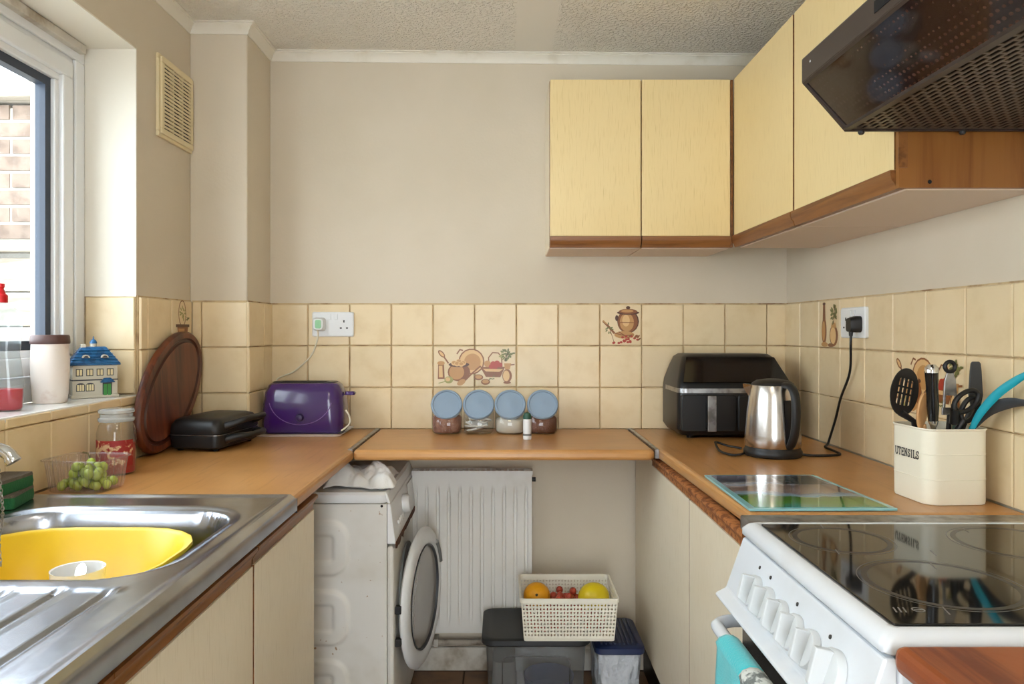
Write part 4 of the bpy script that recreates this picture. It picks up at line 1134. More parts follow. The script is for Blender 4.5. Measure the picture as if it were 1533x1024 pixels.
mb = MB().loft([[(.927 - w_, 1.528, z), (.927 + w_, 1.528, z), (.927 + w_, 1.532, z), (.927 - w_, 1.532, z)] for z, w_ in ((1.132, .007), (1.115, .012), (1.085, .014))])
mb.loft([[(.913, 1.528, 1.085), (.918, 1.528, 1.085), (.918, 1.532, 1.085), (.913, 1.532, 1.085)], [(.912, 1.528, 1.06), (.917, 1.528, 1.06), (.917, 1.532, 1.06), (.912, 1.532, 1.06)]])
mb.loft([[(.936, 1.528, 1.085), (.941, 1.528, 1.085), (.941, 1.532, 1.085), (.936, 1.532, 1.085)], [(.937, 1.528, 1.06), (.942, 1.528, 1.06), (.942, 1.532, 1.06), (.937, 1.532, 1.06)]])
mb.box(.910, .944, 1.528, 1.532, 1.045, 1.06)
obj('plate', mb, 'alu', t, bevel=.0008)
obj('handle', MB().tube([(.927, 1.53, 1.046), (.92, 1.54, zb)], .0055, 8), 'black', t, smooth=60)
t = ut('scissors', 'black handled kitchen scissors standing in the tin', 'scissors', (.93, 1.515, zb))
def loopring(c, a, b, rot, r=.0048):
    pts = []
    for i in range(24):
        q = 2 * PI * i / 24; x = a * math.cos(q); z = b * math.sin(q)
        pts.append((c[0] + x * math.cos(rot) - z * math.sin(rot), c[1], c[2] + x * math.sin(rot) + z * math.cos(rot)))
    return pts
obj('handle', MB().tube(loopring((.940, 1.497, 1.076), .029, .017, R(38)), .0052, 8, close=True).tube([(.917, 1.497, 1.060), (.92, 1.505, 1.03)], [.008, .009], 8), 'black', t, smooth=60)
obj('handle', MB().tube(loopring((.955, 1.510, 1.058), .026, .015, R(65)), .0052, 8, close=True).tube([(.942, 1.510, 1.036), (.93, 1.512, 1.015)], [.008, .009], 8), 'black', t, smooth=60)
obj('blade', MB().loft([[(.918, 1.508, 1.03), (.932, 1.508, 1.03), (.932, 1.511, 1.03), (.918, 1.511, 1.03)], [(.927, 1.514, zb), (.931, 1.514, zb), (.931, 1.516, zb), (.927, 1.516, zb)]]), 'chrome', t)
t = ut('spatula', 'dark grey flat spatula standing tallest at the back of the tin', 'spatula', (.935, 1.565, zb))
c0 = Vector((.990, 1.545, 1.115))
mb = MB().loft([[c0 + Vector((x * w_, y, z)) for x, y in ((-1, -.002), (1, -.002), (1, .002), (-1, .002))] for z, w_ in ((-.055, .010), (-.03, .015), (.02, .012), (.036, .010), (.04, .007))])
obj('blade', mb, 'grey_dark', t, bevel=.001)
obj('handle', MB().tube([c0 + Vector((-.002, 0, -.052)), (.966, 1.548, 1.022), (.935, 1.565, zb)], .006, 10), 'grey_dark', t, smooth=60)
t = ut('silicone_spatula', 'bright teal silicone spatula leaning out of the tin', 'spatula', (.93, 1.53, zb))
pts = spline([(.945, 1.492, 1.015), (.955, 1.475, 1.055), (.968, 1.445, 1.095), (.982, 1.41, 1.125), (.991, 1.385, 1.142)], 5)
loops = []
for i, c in enumerate(pts):
    f = i / (len(pts) - 1); wd = .004 + .0045 * max(0, math.sin(PI * min(1, f * .98 + .02))) ** .8
    tt = (pts[min(i + 1, len(pts) - 1)] - pts[max(i - 1, 0)]).normalized(); u = Vector((-.35, .45, .8)); u = (u - tt * u.dot(tt)).normalized(); n = tt.cross(u)
    loops.append([c + u * wd * math.cos(q) + n * .003 * math.sin(q) for q in [2 * PI * k / 10 for k in range(10)]])
obj('blade', MB().loft(loops), 'teal', t, smooth=60)
obj('handle', MB().tube([(.945, 1.492, 1.018), (.93, 1.53, zb)], .005, 10), 'teal', t, smooth=60)
t = ut('ladle', 'black ladle leaning furthest out of the tin towards the wall', 'ladle', (.95, 1.55, zb))
pts = spline([(.958, 1.505, 1.02), (.972, 1.475, 1.06), (.985, 1.43, 1.080), (.995, 1.375, 1.083)], 6)
loops = []
for i, c in enumerate(pts):
    f = i / (len(pts) - 1); wd = .005 + .007 * max(0, math.sin(PI * min(1, f))) ** 1.2
    tt = (pts[min(i + 1, len(pts) - 1)] - pts[max(i - 1, 0)]).normalized(); u = Vector((-.5, .2, .8)); u = (u - tt * u.dot(tt)).normalized(); n = tt.cross(u)
    loops.append([c + u * wd * math.cos(q) + n * .0035 * math.sin(q) for q in [2 * PI * k / 10 for k in range(10)]])
obj('bowl', MB().loft(loops), 'grey_dark', t, smooth=60)
obj('handle', MB().tube([(.958, 1.505, 1.022), (.95, 1.55, zb)], .006, 10), 'black', t, smooth=60)

# ------------------------------------------------------------------ washing machine
t = thing('washing_machine', 'old white washing machine with porthole door ajar under the corner worktop', 'washing machine', (-.58, 2.37, 0))
MX0, MX1, MY0, MY1, MZ = -.825, -.338, 2.112, 2.632, .754
# side with pressed panels: heightfield facing the camera
def side_h(u, v):
    x = MX0 + (MX1 - MX0) * u; z = .012 + (.722 - .012) * v; h = 0
    for zc_ in (.595, .395, .195):
        d = rr_sdf(x, z, -.69, zc_, .245, .082, .055)
        h += .008 * (1 - sstep(-.009, .0, d)) - .006 * (1 - sstep(-.050, -.040, d))
    return (x, MY0 - h, z)
mb = MB().box(MX0, MX1, MY0 + .0005, MY1, .012, .722)
obj('body', mb, 'enamel_old', t)
obj('side_panel', MB().grid(110, 150, side_h), 'enamel_old', t, smooth=80)
obj('top_cover', MB().loft([rrect(-.585, 2.372, .495, .526, .02, .725), rrect(-.585, 2.372, .499, .530, .022, .73), rrect(-.585, 2.372, .499, .53, .022, .748), rrect(-.585, 2.372, .485, .516, .02, .755)]), 'enamel', t, smooth=35)
mb = MB().prism([(-.3375, .722), (-.327, .722), (-.312, .606), (-.3375, .606)], MY0, MY1, 'y')
mb.prism([(-.3375, .7225), (-.3275, .7225), (-.338, .752), (-.345, .752)], MY0 + .003, MY1 - .003, 'y')
cpn = obj('control_panel', mb, 'enamel', t, bevel=.004)
XK = lambda y, z: Matrix.Translation((-.3265 + (.722 - z) * .129, y, z)) @ Matrix.Rotation(R(90 - 7), 4, 'Y')
obj('program_knob', MB().lathe([(.030, 0), (.029, .016), (.024, .022), (.001, .022)], 28, X=XK(2.33, .672)), 'white', cpn, smooth=40)
for k in range(4):
    obj('button', MB().lathe([(.008, 0), (.008, .006), (.001, .007)], 12, X=XK(2.19 + .03 * k, .648)), 'white', cpn, smooth=40)
obj('drawer_front', MB().prism([(-.3262 + (.722 - z) * .129 + d, z) for z, d in ((.71, 0), (.71, .003), (.62, .003), (.62, 0))], 2.44, 2.60, 'y'), 'white', cpn, bevel=.001)
rs = random.Random(3); top = []; bot = []
for i in range(25):
    y = MY0 + .002 + (MY1 - MY0 - .004) * i / 24; top.append((-.3115, y, .611)); bot.append((-.3118, y, .598 - rs.uniform(0, .012) * (1.4 if i < 8 else .6)))
obj('rust_line', MB().loft([top, bot], False, False, close=False), 'rust', t, solid=.002)
obj('front_panel', MB().box(MX1 + .0005, -.318, MY0 + .002, MY1, .012, .600), 'enamel_old', t, bevel=.008)
XM = Matrix.Translation((-.3178, 2.37, .372)) @ Matrix.Rotation(R(90), 4, 'Y')
obj('gasket', MB().lathe([(.165, -.0), (.165, .006), (.14, .008), (.135, .002)], 48, X=XM, cap0=False, cap1=False), 'grey_thing', t, smooth=40)
obj('drum_opening', MB().lathe([(.001, .001), (.138, .001), (.138, .0005)], 40, X=XM), 'dark', t)
# door: built about its hinge line
HX, HY = -.306, 2.150
da = R(9.5)
XD = Matrix.Translation((HX, HY, .372)) @ Matrix.Rotation(-da, 4, 'Z') @ Matrix.Translation((0, .208, 0)) @ Matrix.Rotation(R(90), 4, 'Y')
dr = obj('door', MB().lathe([(.158, -.004), (.208, -.002), (.215, .004), (.214, .012), (.206, .019), (.185, .023), (.166, .021), (.159, .016), (.157, .004)], 64, X=XD, cap0=False, cap1=False), 'white', t, smooth=50)
obj('door_glass', MB().lathe([(.158, .014), (.12, .009), (.06, .005), (.001, .004)], 48, X=XD, cap0=False), mat('door_glass_grey', (138, 132, 124), .12, coat=.4, spec=.6), dr, smooth=60)
obj('glass_rim', MB().lathe([(.157, .017), (.161, .022), (.156, .022), (.154, .015)], 56, X=XD, cap0=False, cap1=False), 'grey_dark', dr, smooth=50)
mb = MB()
for q in range(0, 9):
    pass
arcp = [(.187 * math.cos(a), .187 * math.sin(a), .0215) for a in [R(108 + 30 * i / 8) for i in range(9)]]
obj('door_pull', MB().tube(arcp, .009, 8, X=XD), 'grey_thing', dr, smooth=60)
for z in (.310, .405):
    obj('hinge', MB().box(-.318, -.300, 2.138, 2.158, z - .011, z + .011), 'black', t, bevel=.002)
for x, z in ((-.352, .716), (-.69, .575)):
    obj('screw_hole', MB().lathe([(.004, 0), (.001, .0005)], 10, X=Matrix.Translation((x, MY0 - (.0078 if x < -.5 else .0002), z)) @ Matrix.Rotation(R(90), 4, 'X')), 'dark', t)
for x in (-.78, -.39):
    for y in (2.16, 2.58): obj('foot', MB().lathe([(.018, 0), (.018, .013)], 14, (x, y, 0)), 'black', t)

# folded white cloth on the machine
def cloth(u, v):
    x = -.540 + .205 * u + .014 * math.sin(5 * v + 1) + .008 * mnoise.noise((u * 3, v * 6, 8)); y = 2.145 + .23 * v + .018 * math.sin(6 * u) + .012 * mnoise.noise((u * 6, v * 3, 2))
    base = .004 + .030 * math.exp(-((u - .78) / .2) ** 2 - ((v - .45) / .25) ** 2) + .024 * math.exp(-((u - .2) / .18) ** 2 - ((v - .30) / .3) ** 2)
    z = 1.25 * base + .020 * abs(mnoise.noise((u * 4.5, v * 3.5, 1.7))) + .008 * abs(mnoise.noise((u * 10, v * 8, 4.1))) + .007 * abs(math.sin(11 * u - 6 * v)) + .005 * abs(math.sin(7 * v + 9 * u)) + .010
    e = min(u, 1 - u, v, 1 - v); z *= sstep(-.02, .12, e) * .9 + .1
    return (x, y, .7575 + max(.001, z))
t = tag(obj('cloth', MB().grid(70, 70, cloth), 'cloth', smooth=90, solid=.004), 'crumpled white cloth lying on top of the washing machine', 'cloth')

# ------------------------------------------------------------------ radiator
t = thing('radiator', 'white fluted panel radiator on back wall beneath the narrow worktop', 'radiator', (-.11, 2.59, .17))
RX0, RX1, RZ0, RZ1, RY = -.320, .096, .168, .728, 2.572
def rad(u, v):
    x = RX0 + (RX1 - RX0) * u; z = RZ0 + (RZ1 - RZ0) * v
    g = ((x - RX0 - .012) % .0385) / .0385
    h = sstep(.0, .14, g) * (1 - sstep(.82, .96, g))
    e = sstep(.0, .03, z - RZ0 - .035) * sstep(.0, .03, RZ1 - .055 - z)
    if x < RX0 + .012 or x > RX1 - .012: h = 1
    return (x, RY - .014 * (1 - (1 - h) * e) + .0, z)
obj('front_panel', MB().grid(180, 36, rad), 'radiator', t, smooth=80)
obj('body', box(RX0, RX1, RY - .006, RY + .030, RZ0, RZ1 - .004), 'radiator', t)
mb = MB().box(RX0 - .003, RX1 + .003, RY - .012, RY - .006, RZ1 - .012, RZ1 + .004).box(RX0 - .003, RX1 + .003, RY + .03, RY + .036, RZ1 - .012, RZ1 + .004)
mb.box(RX0 - .003, RX0 + .004, RY - .006, RY + .03, RZ1 - .002, RZ1 + .004).box(RX1 - .004, RX1 + .003, RY - .006, RY + .03, RZ1 - .002, RZ1 + .004)
for k in range(20): mb.box(RX0 + .005 + .0195 * k, RX0 + .017 + .0195 * k, RY - .006, RY + .03, RZ1 + .0005, RZ1 + .0028)
obj('top_grille', mb, 'radiator', t)
obj('end_plug', MB().tube([(RX1 + .0005, RY + .012, RZ1 - .03), (RX1 + .014, RY + .012, RZ1 - .03)], .008, 10), 'black', t, smooth=40)
obj('drain_plug', MB().tube([(-.285, RY - .004, RZ0 - .002), (-.285, RY - .004, RZ0 - .020)], [.008, .003], 8), 'rust', t, smooth=40)
for x in (-.26, .02): obj('bracket', box(x - .012, x + .012, RY + .0365, YB - .0005, RZ0 + .05, RZ1 - .06), 'dirty_white', t)
t = thing('heating_pipe', 'dirty white painted heating pipe running along the back skirting', 'pipe', (-.1, 2.62, .1))
obj('pipe', MB().tube([(-.316, 2.618, .112), (.10, 2.618, .112)], .010, 12), 'pipe', t, smooth=60)
obj('clip', MB().box(-.25, -.235, 2.604, YB - .0005, .100, .126), 'dirty_white', t)
obj('elbow', MB().tube(spline([(.10, 2.618, .112), (.115, 2.618, .115), (.118, 2.612, .14), (.118, 2.60, .19), (.10, 2.588, .20)], 5), .010, 10), 'pipe', t, smooth=60)

# ------------------------------------------------------------------ storage box, basket with fruit, bin
BX0, BX1, BY0, BY1, BZ = -.064, .262, 2.285, 2.540, .262
bcx, bcy = (BX0 + BX1) / 2, (BY0 + BY1) / 2
t = thing('storage_box', 'frosted clear plastic storage box with black lid beneath the fruit basket', 'storage box', (bcx, bcy, .001))
obj('tub', MB().loft([rrect(bcx, bcy, .285, .215, .025, .001), rrect(bcx, bcy, .292, .222, .028, .006), rrect(bcx, bcy, .315, .244, .03, .24), rrect(bcx, bcy, .322, .252, .03, .243)], True, False), 'box_plastic', t, smooth=40)
obj('panel_ridge', MB().tube([(x, BY0 + .004 + (.24 - z) * .048, z) for (x, z, _) in rrect(bcx + .0, .12, .21, .17, .02, 0)], .0016, 6, close=True), 'box_plastic', t, smooth=60)
obj('lid', MB().loft([rrect(bcx, bcy, .336, .266, .035, .240), rrect(bcx, bcy, .342, .272, .037, .244), rrect(bcx, bcy, .340, .27, .037, .258), rrect(bcx, bcy, .322, .252, .03, .262), rrect(bcx, bcy, .30, .23, .03, .2595)], False, True), 'lid_black', t, smooth=40)
tag(obj('stored_bowl', MB().lathe([(.001, .008), (.05, .008), (.075, .05), (.082, .10), (.078, .10), (.07, .05), (.001, .016)], 28, (.145, 2.40, 0)), 'blue_thing', smooth=50), 'blurred blue item inside the frosted storage box', 'container')
tag(obj('stored_packet', MB().loft([rrect(.0, 2.40, .075, .16, .02, .008), rrect(.0, 2.40, .08, .165, .02, .06), rrect(.0, 2.40, .07, .15, .02, .17)]), 'grey_thing', smooth=40), 'grey item inside the frosted storage box', 'packet')

# basket
kx0, kx1, ky0, ky1, kz0, kz1 = .048, .352, 2.252, 2.486, .2635, .398
kcx, kcy = (kx0 + kx1) / 2, (ky0 + ky1) / 2
t = thing('basket', 'cream perforated plastic basket of fruit on the black box lid', 'basket', (kcx, kcy, kz0))
def cells(mb, P, nu, nv):
    for i in range(nu):
        for j in range(nv):
            a0, a1, b0_, b1 = i / nu, (i + 1) / nu, j / nv, (j + 1) / nv
            um, vm = (a0 + a1) / 2, (b0_ + b1) / 2
            hu_, hv_ = (a1 - a0) * (.26 if (i + j) % 2 else .42), (b1 - b0_) * (.42 if (i + j) % 2 else .26)
            if not (0 < j < nv - 1): 
                mb.add([P(a0, b0_), P(a1, b0_), P(a1, b1), P(a0, b1)], [(0, 1, 2, 3)]); continue
            v = [P(a0, b0_), P(a1, b0_), P(a1, b1), P(a0, b1), P(um, vm - hv_), P(um + hu_, vm), P(um, vm + hv_), P(um - hu_, vm)]
            mb.add(v, [(0, 1, 4), (1, 5, 4), (1, 2, 5), (2, 6, 5), (2, 3, 6), (3, 7, 6), (3, 0, 7), (0, 4, 7)])
ins = .014
mb = MB()
def wall_fn(A0, A1, B0, B1):
    A0, A1, B0, B1 = map(Vector, (A0, A1, B0, B1))
    return lambda u, v: tuple((A0.lerp(A1, u)).lerp(B0.lerp(B1, u), v))
z0, z1 = kz0 + .002, kz1 - .004
lo_ = [(kx0 + ins, ky0 + ins, z0), (kx1 - ins, ky0 + ins, z0), (kx1 - ins, ky1 - ins, z0), (kx0 + ins, ky1 - ins, z0)]
hi_ = [(kx0 + .004, ky0 + .004, z1), (kx1 - .004, ky0 + .004, z1), (kx1 - .004, ky1 - .004, z1), (kx0 + .004, ky1 - .004, z1)]
for k in range(4):
    q = (k + 1) % 4; cells(mb, wall_fn(lo_[k], lo_[q], hi_[k], hi_[q]), 28 if k % 2 == 0 else 21, 11)
obj('perforated_wall', mb, 'basket', t, solid=.0022)
obj('bottom', MB().loft([rrect(kcx, kcy, kx1 - kx0 - 2 * ins + .002, ky1 - ky0 - 2 * ins + .002, .008, kz0), rrect(kcx, kcy, kx1 - kx0 - 2 * ins + .005, ky1 - ky0 - 2 * ins + .005, .008, kz0 + .008)]), 'basket', t, smooth=40)
obj('rim', MB().loft([[(x, y, z) for x, y, z in rrect(kcx, kcy, kx1 - kx0 - i, ky1 - ky0 - i, .014, zz, 4)] for i, zz in ((.008, z1 - .010), (-.002, z1 - .009), (-.002, z1 + .004), (.010, z1 + .004), (.010, z1 - .008))], False, False), 'basket', t, smooth=30)
t = thing('orange', 'round orange yellow fruit at the radiator end of the basket', 'fruit', (.105, 2.38, kz0 + .0275))
obj('fruit', MB().ball((.105, 2.375, .365), .043, 28, 18, sz=.95), 'orange', t, smooth=80)
obj('stem_scar', MB().lathe([(.005, 0), (.003, .0015)], 8, X=Matrix.Translation((.103, 2.336, .380)) @ Matrix.Rotation(R(75), 4, 'X')), 'stem', t)
t = thing('lemon', 'large yellow fruit at the cupboard end of the basket', 'fruit', (.295, 2.37, kz0 + .03))
obj('fruit', MB().ball((0, 0, 0), .045, 28, 18, sz=1.12, X=Matrix.Translation((.288, 2.37, .362)) @ Matrix.Rotation(R(80), 4, 'Y')), 'lemon', t, smooth=80)
t = thing('red_grape_bunch', 'red grapes lying between the two yellow fruits in the basket', 'grapes', (.20, 2.37, kz0 + .01))
OFF.pop(t.name); gm2 = None; rr = random.Random(5); sp2 = []
for _ in range(6000):
    if len(sp2) >= 95: break
    x = rr.uniform(-.125, .115); y = rr.uniform(-.07, .07); r = rr.uniform(.0105, .0125)
    z = r + rr.uniform(0, .088 if abs(x) < .042 else .045)
    X3, Y3, Z3 = .20 + x, 2.37 + y, kz0 + .01 + z
    if (Vector((X3, Y3, Z3)) - Vector((.105, 2.375, .365))).length < .052 or (Vector((X3, Y3, Z3)) - Vector((.288, 2.37, .362))).length < .058: continue
    if all((x - a) ** 2 + (y - b) ** 2 + (z - c) ** 2 > (.88 * (r + q)) ** 2 for a, b, c, q in sp2): sp2.append((x, y, z, r))
for (x, y, z, r) in sp2:
    if gm2 is None:
        o = obj('grape', MB().ball((0, 0, 0), 1, 14, 8, sz=1.2), 'redgrape', t, smooth=80); gm2 = o.data
    else:
        o = bpy.data.objects.new('grape', gm2); COL.objects.link(o); o.parent = t
    o.location = (x, y, z); o.scale = (r, r, r); o.rotation_euler = (rr.uniform(-1, 1), rr.uniform(-1, 1), 0)
obj('stem', MB().tube(spline([(-.09, 0, .02), (-.03, .01, .05), (.0, .0, .06), (.05, .0, .04)]), .0018, 6), 'stem', t, smooth=60)

# lidded bin with a white liner
gx0, gx1, gy0, gy1 = .287, .440, 2.30, 2.545
gcx, gcy = (gx0 + gx1) / 2, (gy0 + gy1) / 2
t = thing('lidded_tub', 'small tub with ribbed navy lid and white liner beside cupboard', 'tub', (gcx, gcy, .001))
def crumple(u, v):
    a = 2 * PI * u; n = 24
    rx, ry = .068 + .010 * v, .112 + .010 * v
    sx_, sy_ = math.copysign(abs(math.cos(a)) ** .5, math.cos(a)), math.copysign(abs(math.sin(a)) ** .5, math.sin(a))
    k = 1 + .025 * math.sin(9 * a + 5 * v) + .018 * math.sin(17 * a - 9 * v)
    return (gcx + rx * sx_ * k * .96, gcy + ry * sy_ * k * .97, .002 + .206 * v)
obj('liner', MB().grid(72, 14, crumple).loft([rrect(gcx, gcy, .13, .21, .02, .0015), rrect(gcx, gcy, .13, .21, .02, .003)]), 'bag', t, smooth=80)
ld = obj('lid', MB().loft([rrect(gcx, gcy, gx1 - gx0, gy1 - gy0, .022, .205), rrect(gcx, gcy, gx1 - gx0 + .006, gy1 - gy0 + .006, .025, .208), rrect(gcx, gcy, gx1 - gx0 + .004, gy1 - gy0 + .004, .025, .224), rrect(gcx, gcy, gx1 - gx0 - .016, gy1 - gy0 - .016, .02, .230)]), 'navy', t, smooth=40)
for k in range(9):
    x = gx0 + .020 + .0142 * k
    obj('rib', MB().box(x - .0035, x + .0035, gy0 + .02, gy1 - .02, .2302, .2335), 'navy', ld, bevel=.0015)

# ------------------------------------------------------------------ cooker
KX0, KY0, KY1 = .440, .842, 1.352
t = thing('cooker', 'white freestanding electric cooker with black ceramic hob', 'cooker', (.72, 1.097, 0))
obj('body', box(.452, 1.000, KY0, KY1 - .002, .03, .840), 'cooker', t, bevel=.004)
HZ = .872
def kl(i, z, r=.012): return rrect((KX0 - .006 + 1.004) / 2, (KY0 + KY1) / 2, 1.004 - KX0 + .006 - 2 * i, KY1 - KY0 - 2 * i, r, z, 4)
obj('hob_frame', MB().loft([kl(.004, .846), kl(.0, .850), kl(.0, .860), kl(.008, .869), kl(.016, HZ), kl(.022, HZ), kl(.024, HZ - .003)]), 'cooker', t, smooth=50)
gl = [(.462, .872), (.985, .872), (.985, 1.300), (.955, 1.322), (.462, 1.322)]
hob = obj('hob_glass', MB().prism(gl, HZ - .0025, HZ + .0006, 'z'), 'hob', t, bevel=.0008)
def annulus(c, r, wd, z): 
    n = 64
    return MB().loft([[(c[0] + q * math.cos(2 * PI * i / n), c[1] + q * math.sin(2 * PI * i / n), z) for i in range(n)] for q in (r - wd, r)], False, False)
for (x, y, r) in ((.560, 1.222, .082), (.600, 1.012, .105), (.840, 1.205, .100), (.845, .985, .082)):
    obj('cooking_zone_ring', annulus((x, y), r, .0012, HZ + .0008), 'hobprint', hob)
    obj('cooking_zone_ring', annulus((x, y), r - .006, .008, HZ + .0007), 'hobdark', hob)
for (x, y) in ((.52, 1.155), (.56, 1.302), (.668, 1.15), (.630, 1.085), (.545, .912), (.80, 1.28)):
    obj('hob_mark', MB().prism([(x - .001, y - .013), (x + .001, y - .013), (x + .007, y + .013), (x + .005, y + .013)], HZ + .0007, HZ + .0009, 'z'), 'hobprint', hob)
mb = annulus((.515, .915), .008, .002, HZ + .0008)
for k in range(3): mb.prism([(.483 + .006 * k, .907), (.485 + .006 * k, .907), (.489 + .006 * k, .923), (.487 + .006 * k, .923)], HZ + .0007, HZ + .0009, 'z')
mb.prism([(.510, .914), (.521, .914), (.521, .916), (.510, .916)], HZ + .0007, HZ + .0009, 'z')
obj('hob_symbol', mb, 'hobprint', hob)
pan = obj('control_panel', MB().prism([(.4515, .843), (.437, .843), (.405, .752), (.386, .742), (.386, .736), (.4515, .728)], KY0 + .002, KY1 - .006, 'y'), 'cooker', t, bevel=.003)
ang = math.atan2(.032, .091)
for i, (y, s) in enumerate(((1.222, 1), (1.166, 1), (1.110, 1), (1.055, 1), (1.0, 1), (.930, 1.15))):
    z = .786; x = .405 + (z - .752) * .3516
    X = Matrix.Translation((x - .0005, y, z)) @ Matrix.Rotation(R(-90) + ang * 1, 4, 'Y') @ Matrix.Rotation(R(90), 4, 'Z') @ Matrix.Scale(s, 4)
    kb = obj('knob', MB().lathe([(.0265, 0), (.0265, .007), (.0245, .010), (.020, .011), (.001, .011)], 28, X=X), 'knob', pan, smooth=40)
    mb = MB().loft([[(-.006, -.024, .010), (.006, -.024, .010), (.006, .024, .010), (-.006, .024, .010)], [(-.0045, -.022, .030), (.0045, -.022, .030), (.0045, .018, .026), (-.0045, .018, .026)]], X=X)
    obj('grip', mb, 'knob', kb, bevel=.0015)
for (y, z) in ((1.235, .822), (1.185, .822), (1.075, .82), (.965, .818)):
    x = .405 + (z - .752) * .3516
    obj('indicator', MB().lathe([(.0032, 0), (.003, .0012), (.001, .0015)], 10, X=Matrix.Translation((x - .0002, y, z)) @ Matrix.Rotation(R(-90) + ang, 4, 'Y')), 'ink', pan)
od = obj('oven_door', MB().box(.430, .4515, KY0 + .012, KY1 - .02, .20, .722), 'black_gloss', t, bevel=.004)
hb = spline([(.430, 1.305, .705), (.398, 1.302, .706), (.374, 1.285, .706), (.370, 1.255, .706), (.370, 1.08, .706), (.370, .95, .706), (.374, .92, .706), (.398, .905, .706), (.430, .90, .705)], 5)
obj('handle', MB().tube(hb, .011, 12), 'cooker', od, smooth=60)
obj('lower_drawer', MB().box(.434, .4515, KY0 + .012, KY1 - .02, .05, .19), 'cooker', t, bevel=.004)
for x in (.49, .95):
    for y in (KY0 + .04, KY1 - .04): obj('foot', MB().lathe([(.018, 0), (.018, .0305)], 14, (x, y, 0)), 'black', t)
# tea towel over the oven handle
mb = MB()
def towel(u, v, m0, m1):
    y = 1.205 - .19 * (m0 + (m1 - m0) * u) + .006 * math.sin(6 * v); s = v * 2 * PI
    L0 = .22; L1 = .16; tot = L0 + L1 + .05; d = v * tot
    wv = .008 * math.sin(14 * (m0 + (m1 - m0) * u) + 2) 
    if d < L0: return (.370 - .0135 - .004 - wv * (1 - d / L0) * .9 - .003, y, .706 - (L0 - d))
    if d < L0 + .05:
        a = PI * (d - L0) / .05; return (.370 - .0165 * math.cos(a) - .0035 * (math.cos(a) + 1), y, .706 + .0165 * math.sin(a))
    return (.370 + .0165, y, .706 - (d - L0 - .05))
mb.grid(16, 48, lambda u, v: towel(u, v, 0, .62), 0)
mb.grid(10, 48, lambda u, v: towel(u, v, .62, 1), 1)
tag(obj('tea_towel', mb, ['tealcloth', 'greycloth'], smooth=90, solid=.002), 'teal tea towel with grey floral end hanging on the oven handle', 'tea towel')

# ------------------------------------------------------------------ wall cabinets
UZ0, UZ1 = 1.490, 2.032
UF = 2.378
def up_back(x0, x1, label):
    t = thing('wall_cabinet', label, 'cabinet', ((x0 + x1) / 2, 2.5, UZ0), group='cream wall cabinets')
    obj('carcass', box(x0, x1, UF + .020, YB - .0005, UZ0, UZ1), 'door_low', t)
    obj('underside', box(x0 + .002, x1 - .002, UF + .022, YB - .002, UZ0 - .003, UZ0 - .0002), 'carcass', t)
    obj('frame_edge', box(x0, x1, UF + .0186, UF + .0196, UZ0 + .001, UZ1), 'rail', t)
    d = obj('door', box(x0 + .0015, x1 - .0015, UF, UF + .018, UZ0 + .036, UZ1), 'door_up', t, bevel=.0015)
    z0 = UZ0 - .001; h = .036
    pf = [(UF - .0, z0 + .30 * h), (UF - .006, z0 + .5 * h), (UF - .008, z0 + .75 * h), (UF - .008, z0 + h), (UF + .018, z0 + h), (UF + .018, z0), (UF + .003, z0)]
    obj('handle_rail', MB().prism(pf, x0 + .001, x1 - .001, 'x'), 'rail_x', d, smooth=35)
    return t
def up_right(y0, y1, ydoor, label):
    XF_ = .741
    t = thing('wall_cabinet', label, 'cabinet', (.88, (y0 + y1) / 2, UZ0), group='cream wall cabinets')
    obj('carcass', box(XF_ + .020, XR - .0005, y0, y1, UZ0, UZ1), 'door_low', t)
    obj('underside', box(XF_ + .022, XR - .002, y0 + .002, y1 - .002, UZ0 - .003, UZ0 - .0002), 'carcass', t)
    obj('frame_edge', box(XF_ + .0186, XF_ + .0196, y0, ydoor, UZ0 + .001, UZ1), 'rail', t)
    d = obj('door', box(XF_, XF_ + .018, y0 + .004, ydoor - .004, UZ0 + .036, UZ1), 'door_up', t, bevel=.0008)
    for e in (y0 + .0026, ydoor - .0038): obj('edge_lipping', box(XF_ + .0004, XF_ + .018, e, e + .0012, UZ0 + .036, UZ1), 'rail', d)
    z0 = UZ0 - .001; h = .036
    pf = [(XF_ - .0, z0 + .30 * h), (XF_ - .006, z0 + .5 * h), (XF_ - .008, z0 + .75 * h), (XF_ - .008, z0 + h), (XF_ + .018, z0 + h), (XF_ + .018, z0), (XF_ + .003, z0)]
    obj('handle_rail', MB().prism(pf, y0 + .001, ydoor - .001, 'y'), 'rail', d, smooth=35)
    return t
up_back(.147, .4425, 'cream wall cabinet at free end of the back wall run')
t = up_back(.4435, .732, 'cream wall cabinet on back wall beside the corner')
obj('corner_post', box(.7325, .7405, UF + .004, UF + .020, UZ0, UZ1), 'rail', t)
up_right(1.886, 2.3765, 2.376, 'cream wall cabinet filling corner above the kettle')
t = up_right(1.395, 1.884, 1.884, 'cream wall cabinet behind the brown cooker hood')
obj('end_panel', box(.742, XR - .0005, 1.383, 1.3945, UZ0 - .001, UZ1), 'endpanel', t, label='brown veneer end panel')
obj('edge_strip', box(.740, .757, 1.380, 1.3829, UZ0 + .036, UZ1), 'rail', t)
obj('screw_cap', MB().lathe([(.004, 0), (.003, .001)], 10, X=Matrix.Translation((.80, 1.3828, 1.50)) @ Matrix.Rotation(R(90), 4, 'X')), 'dark', t)

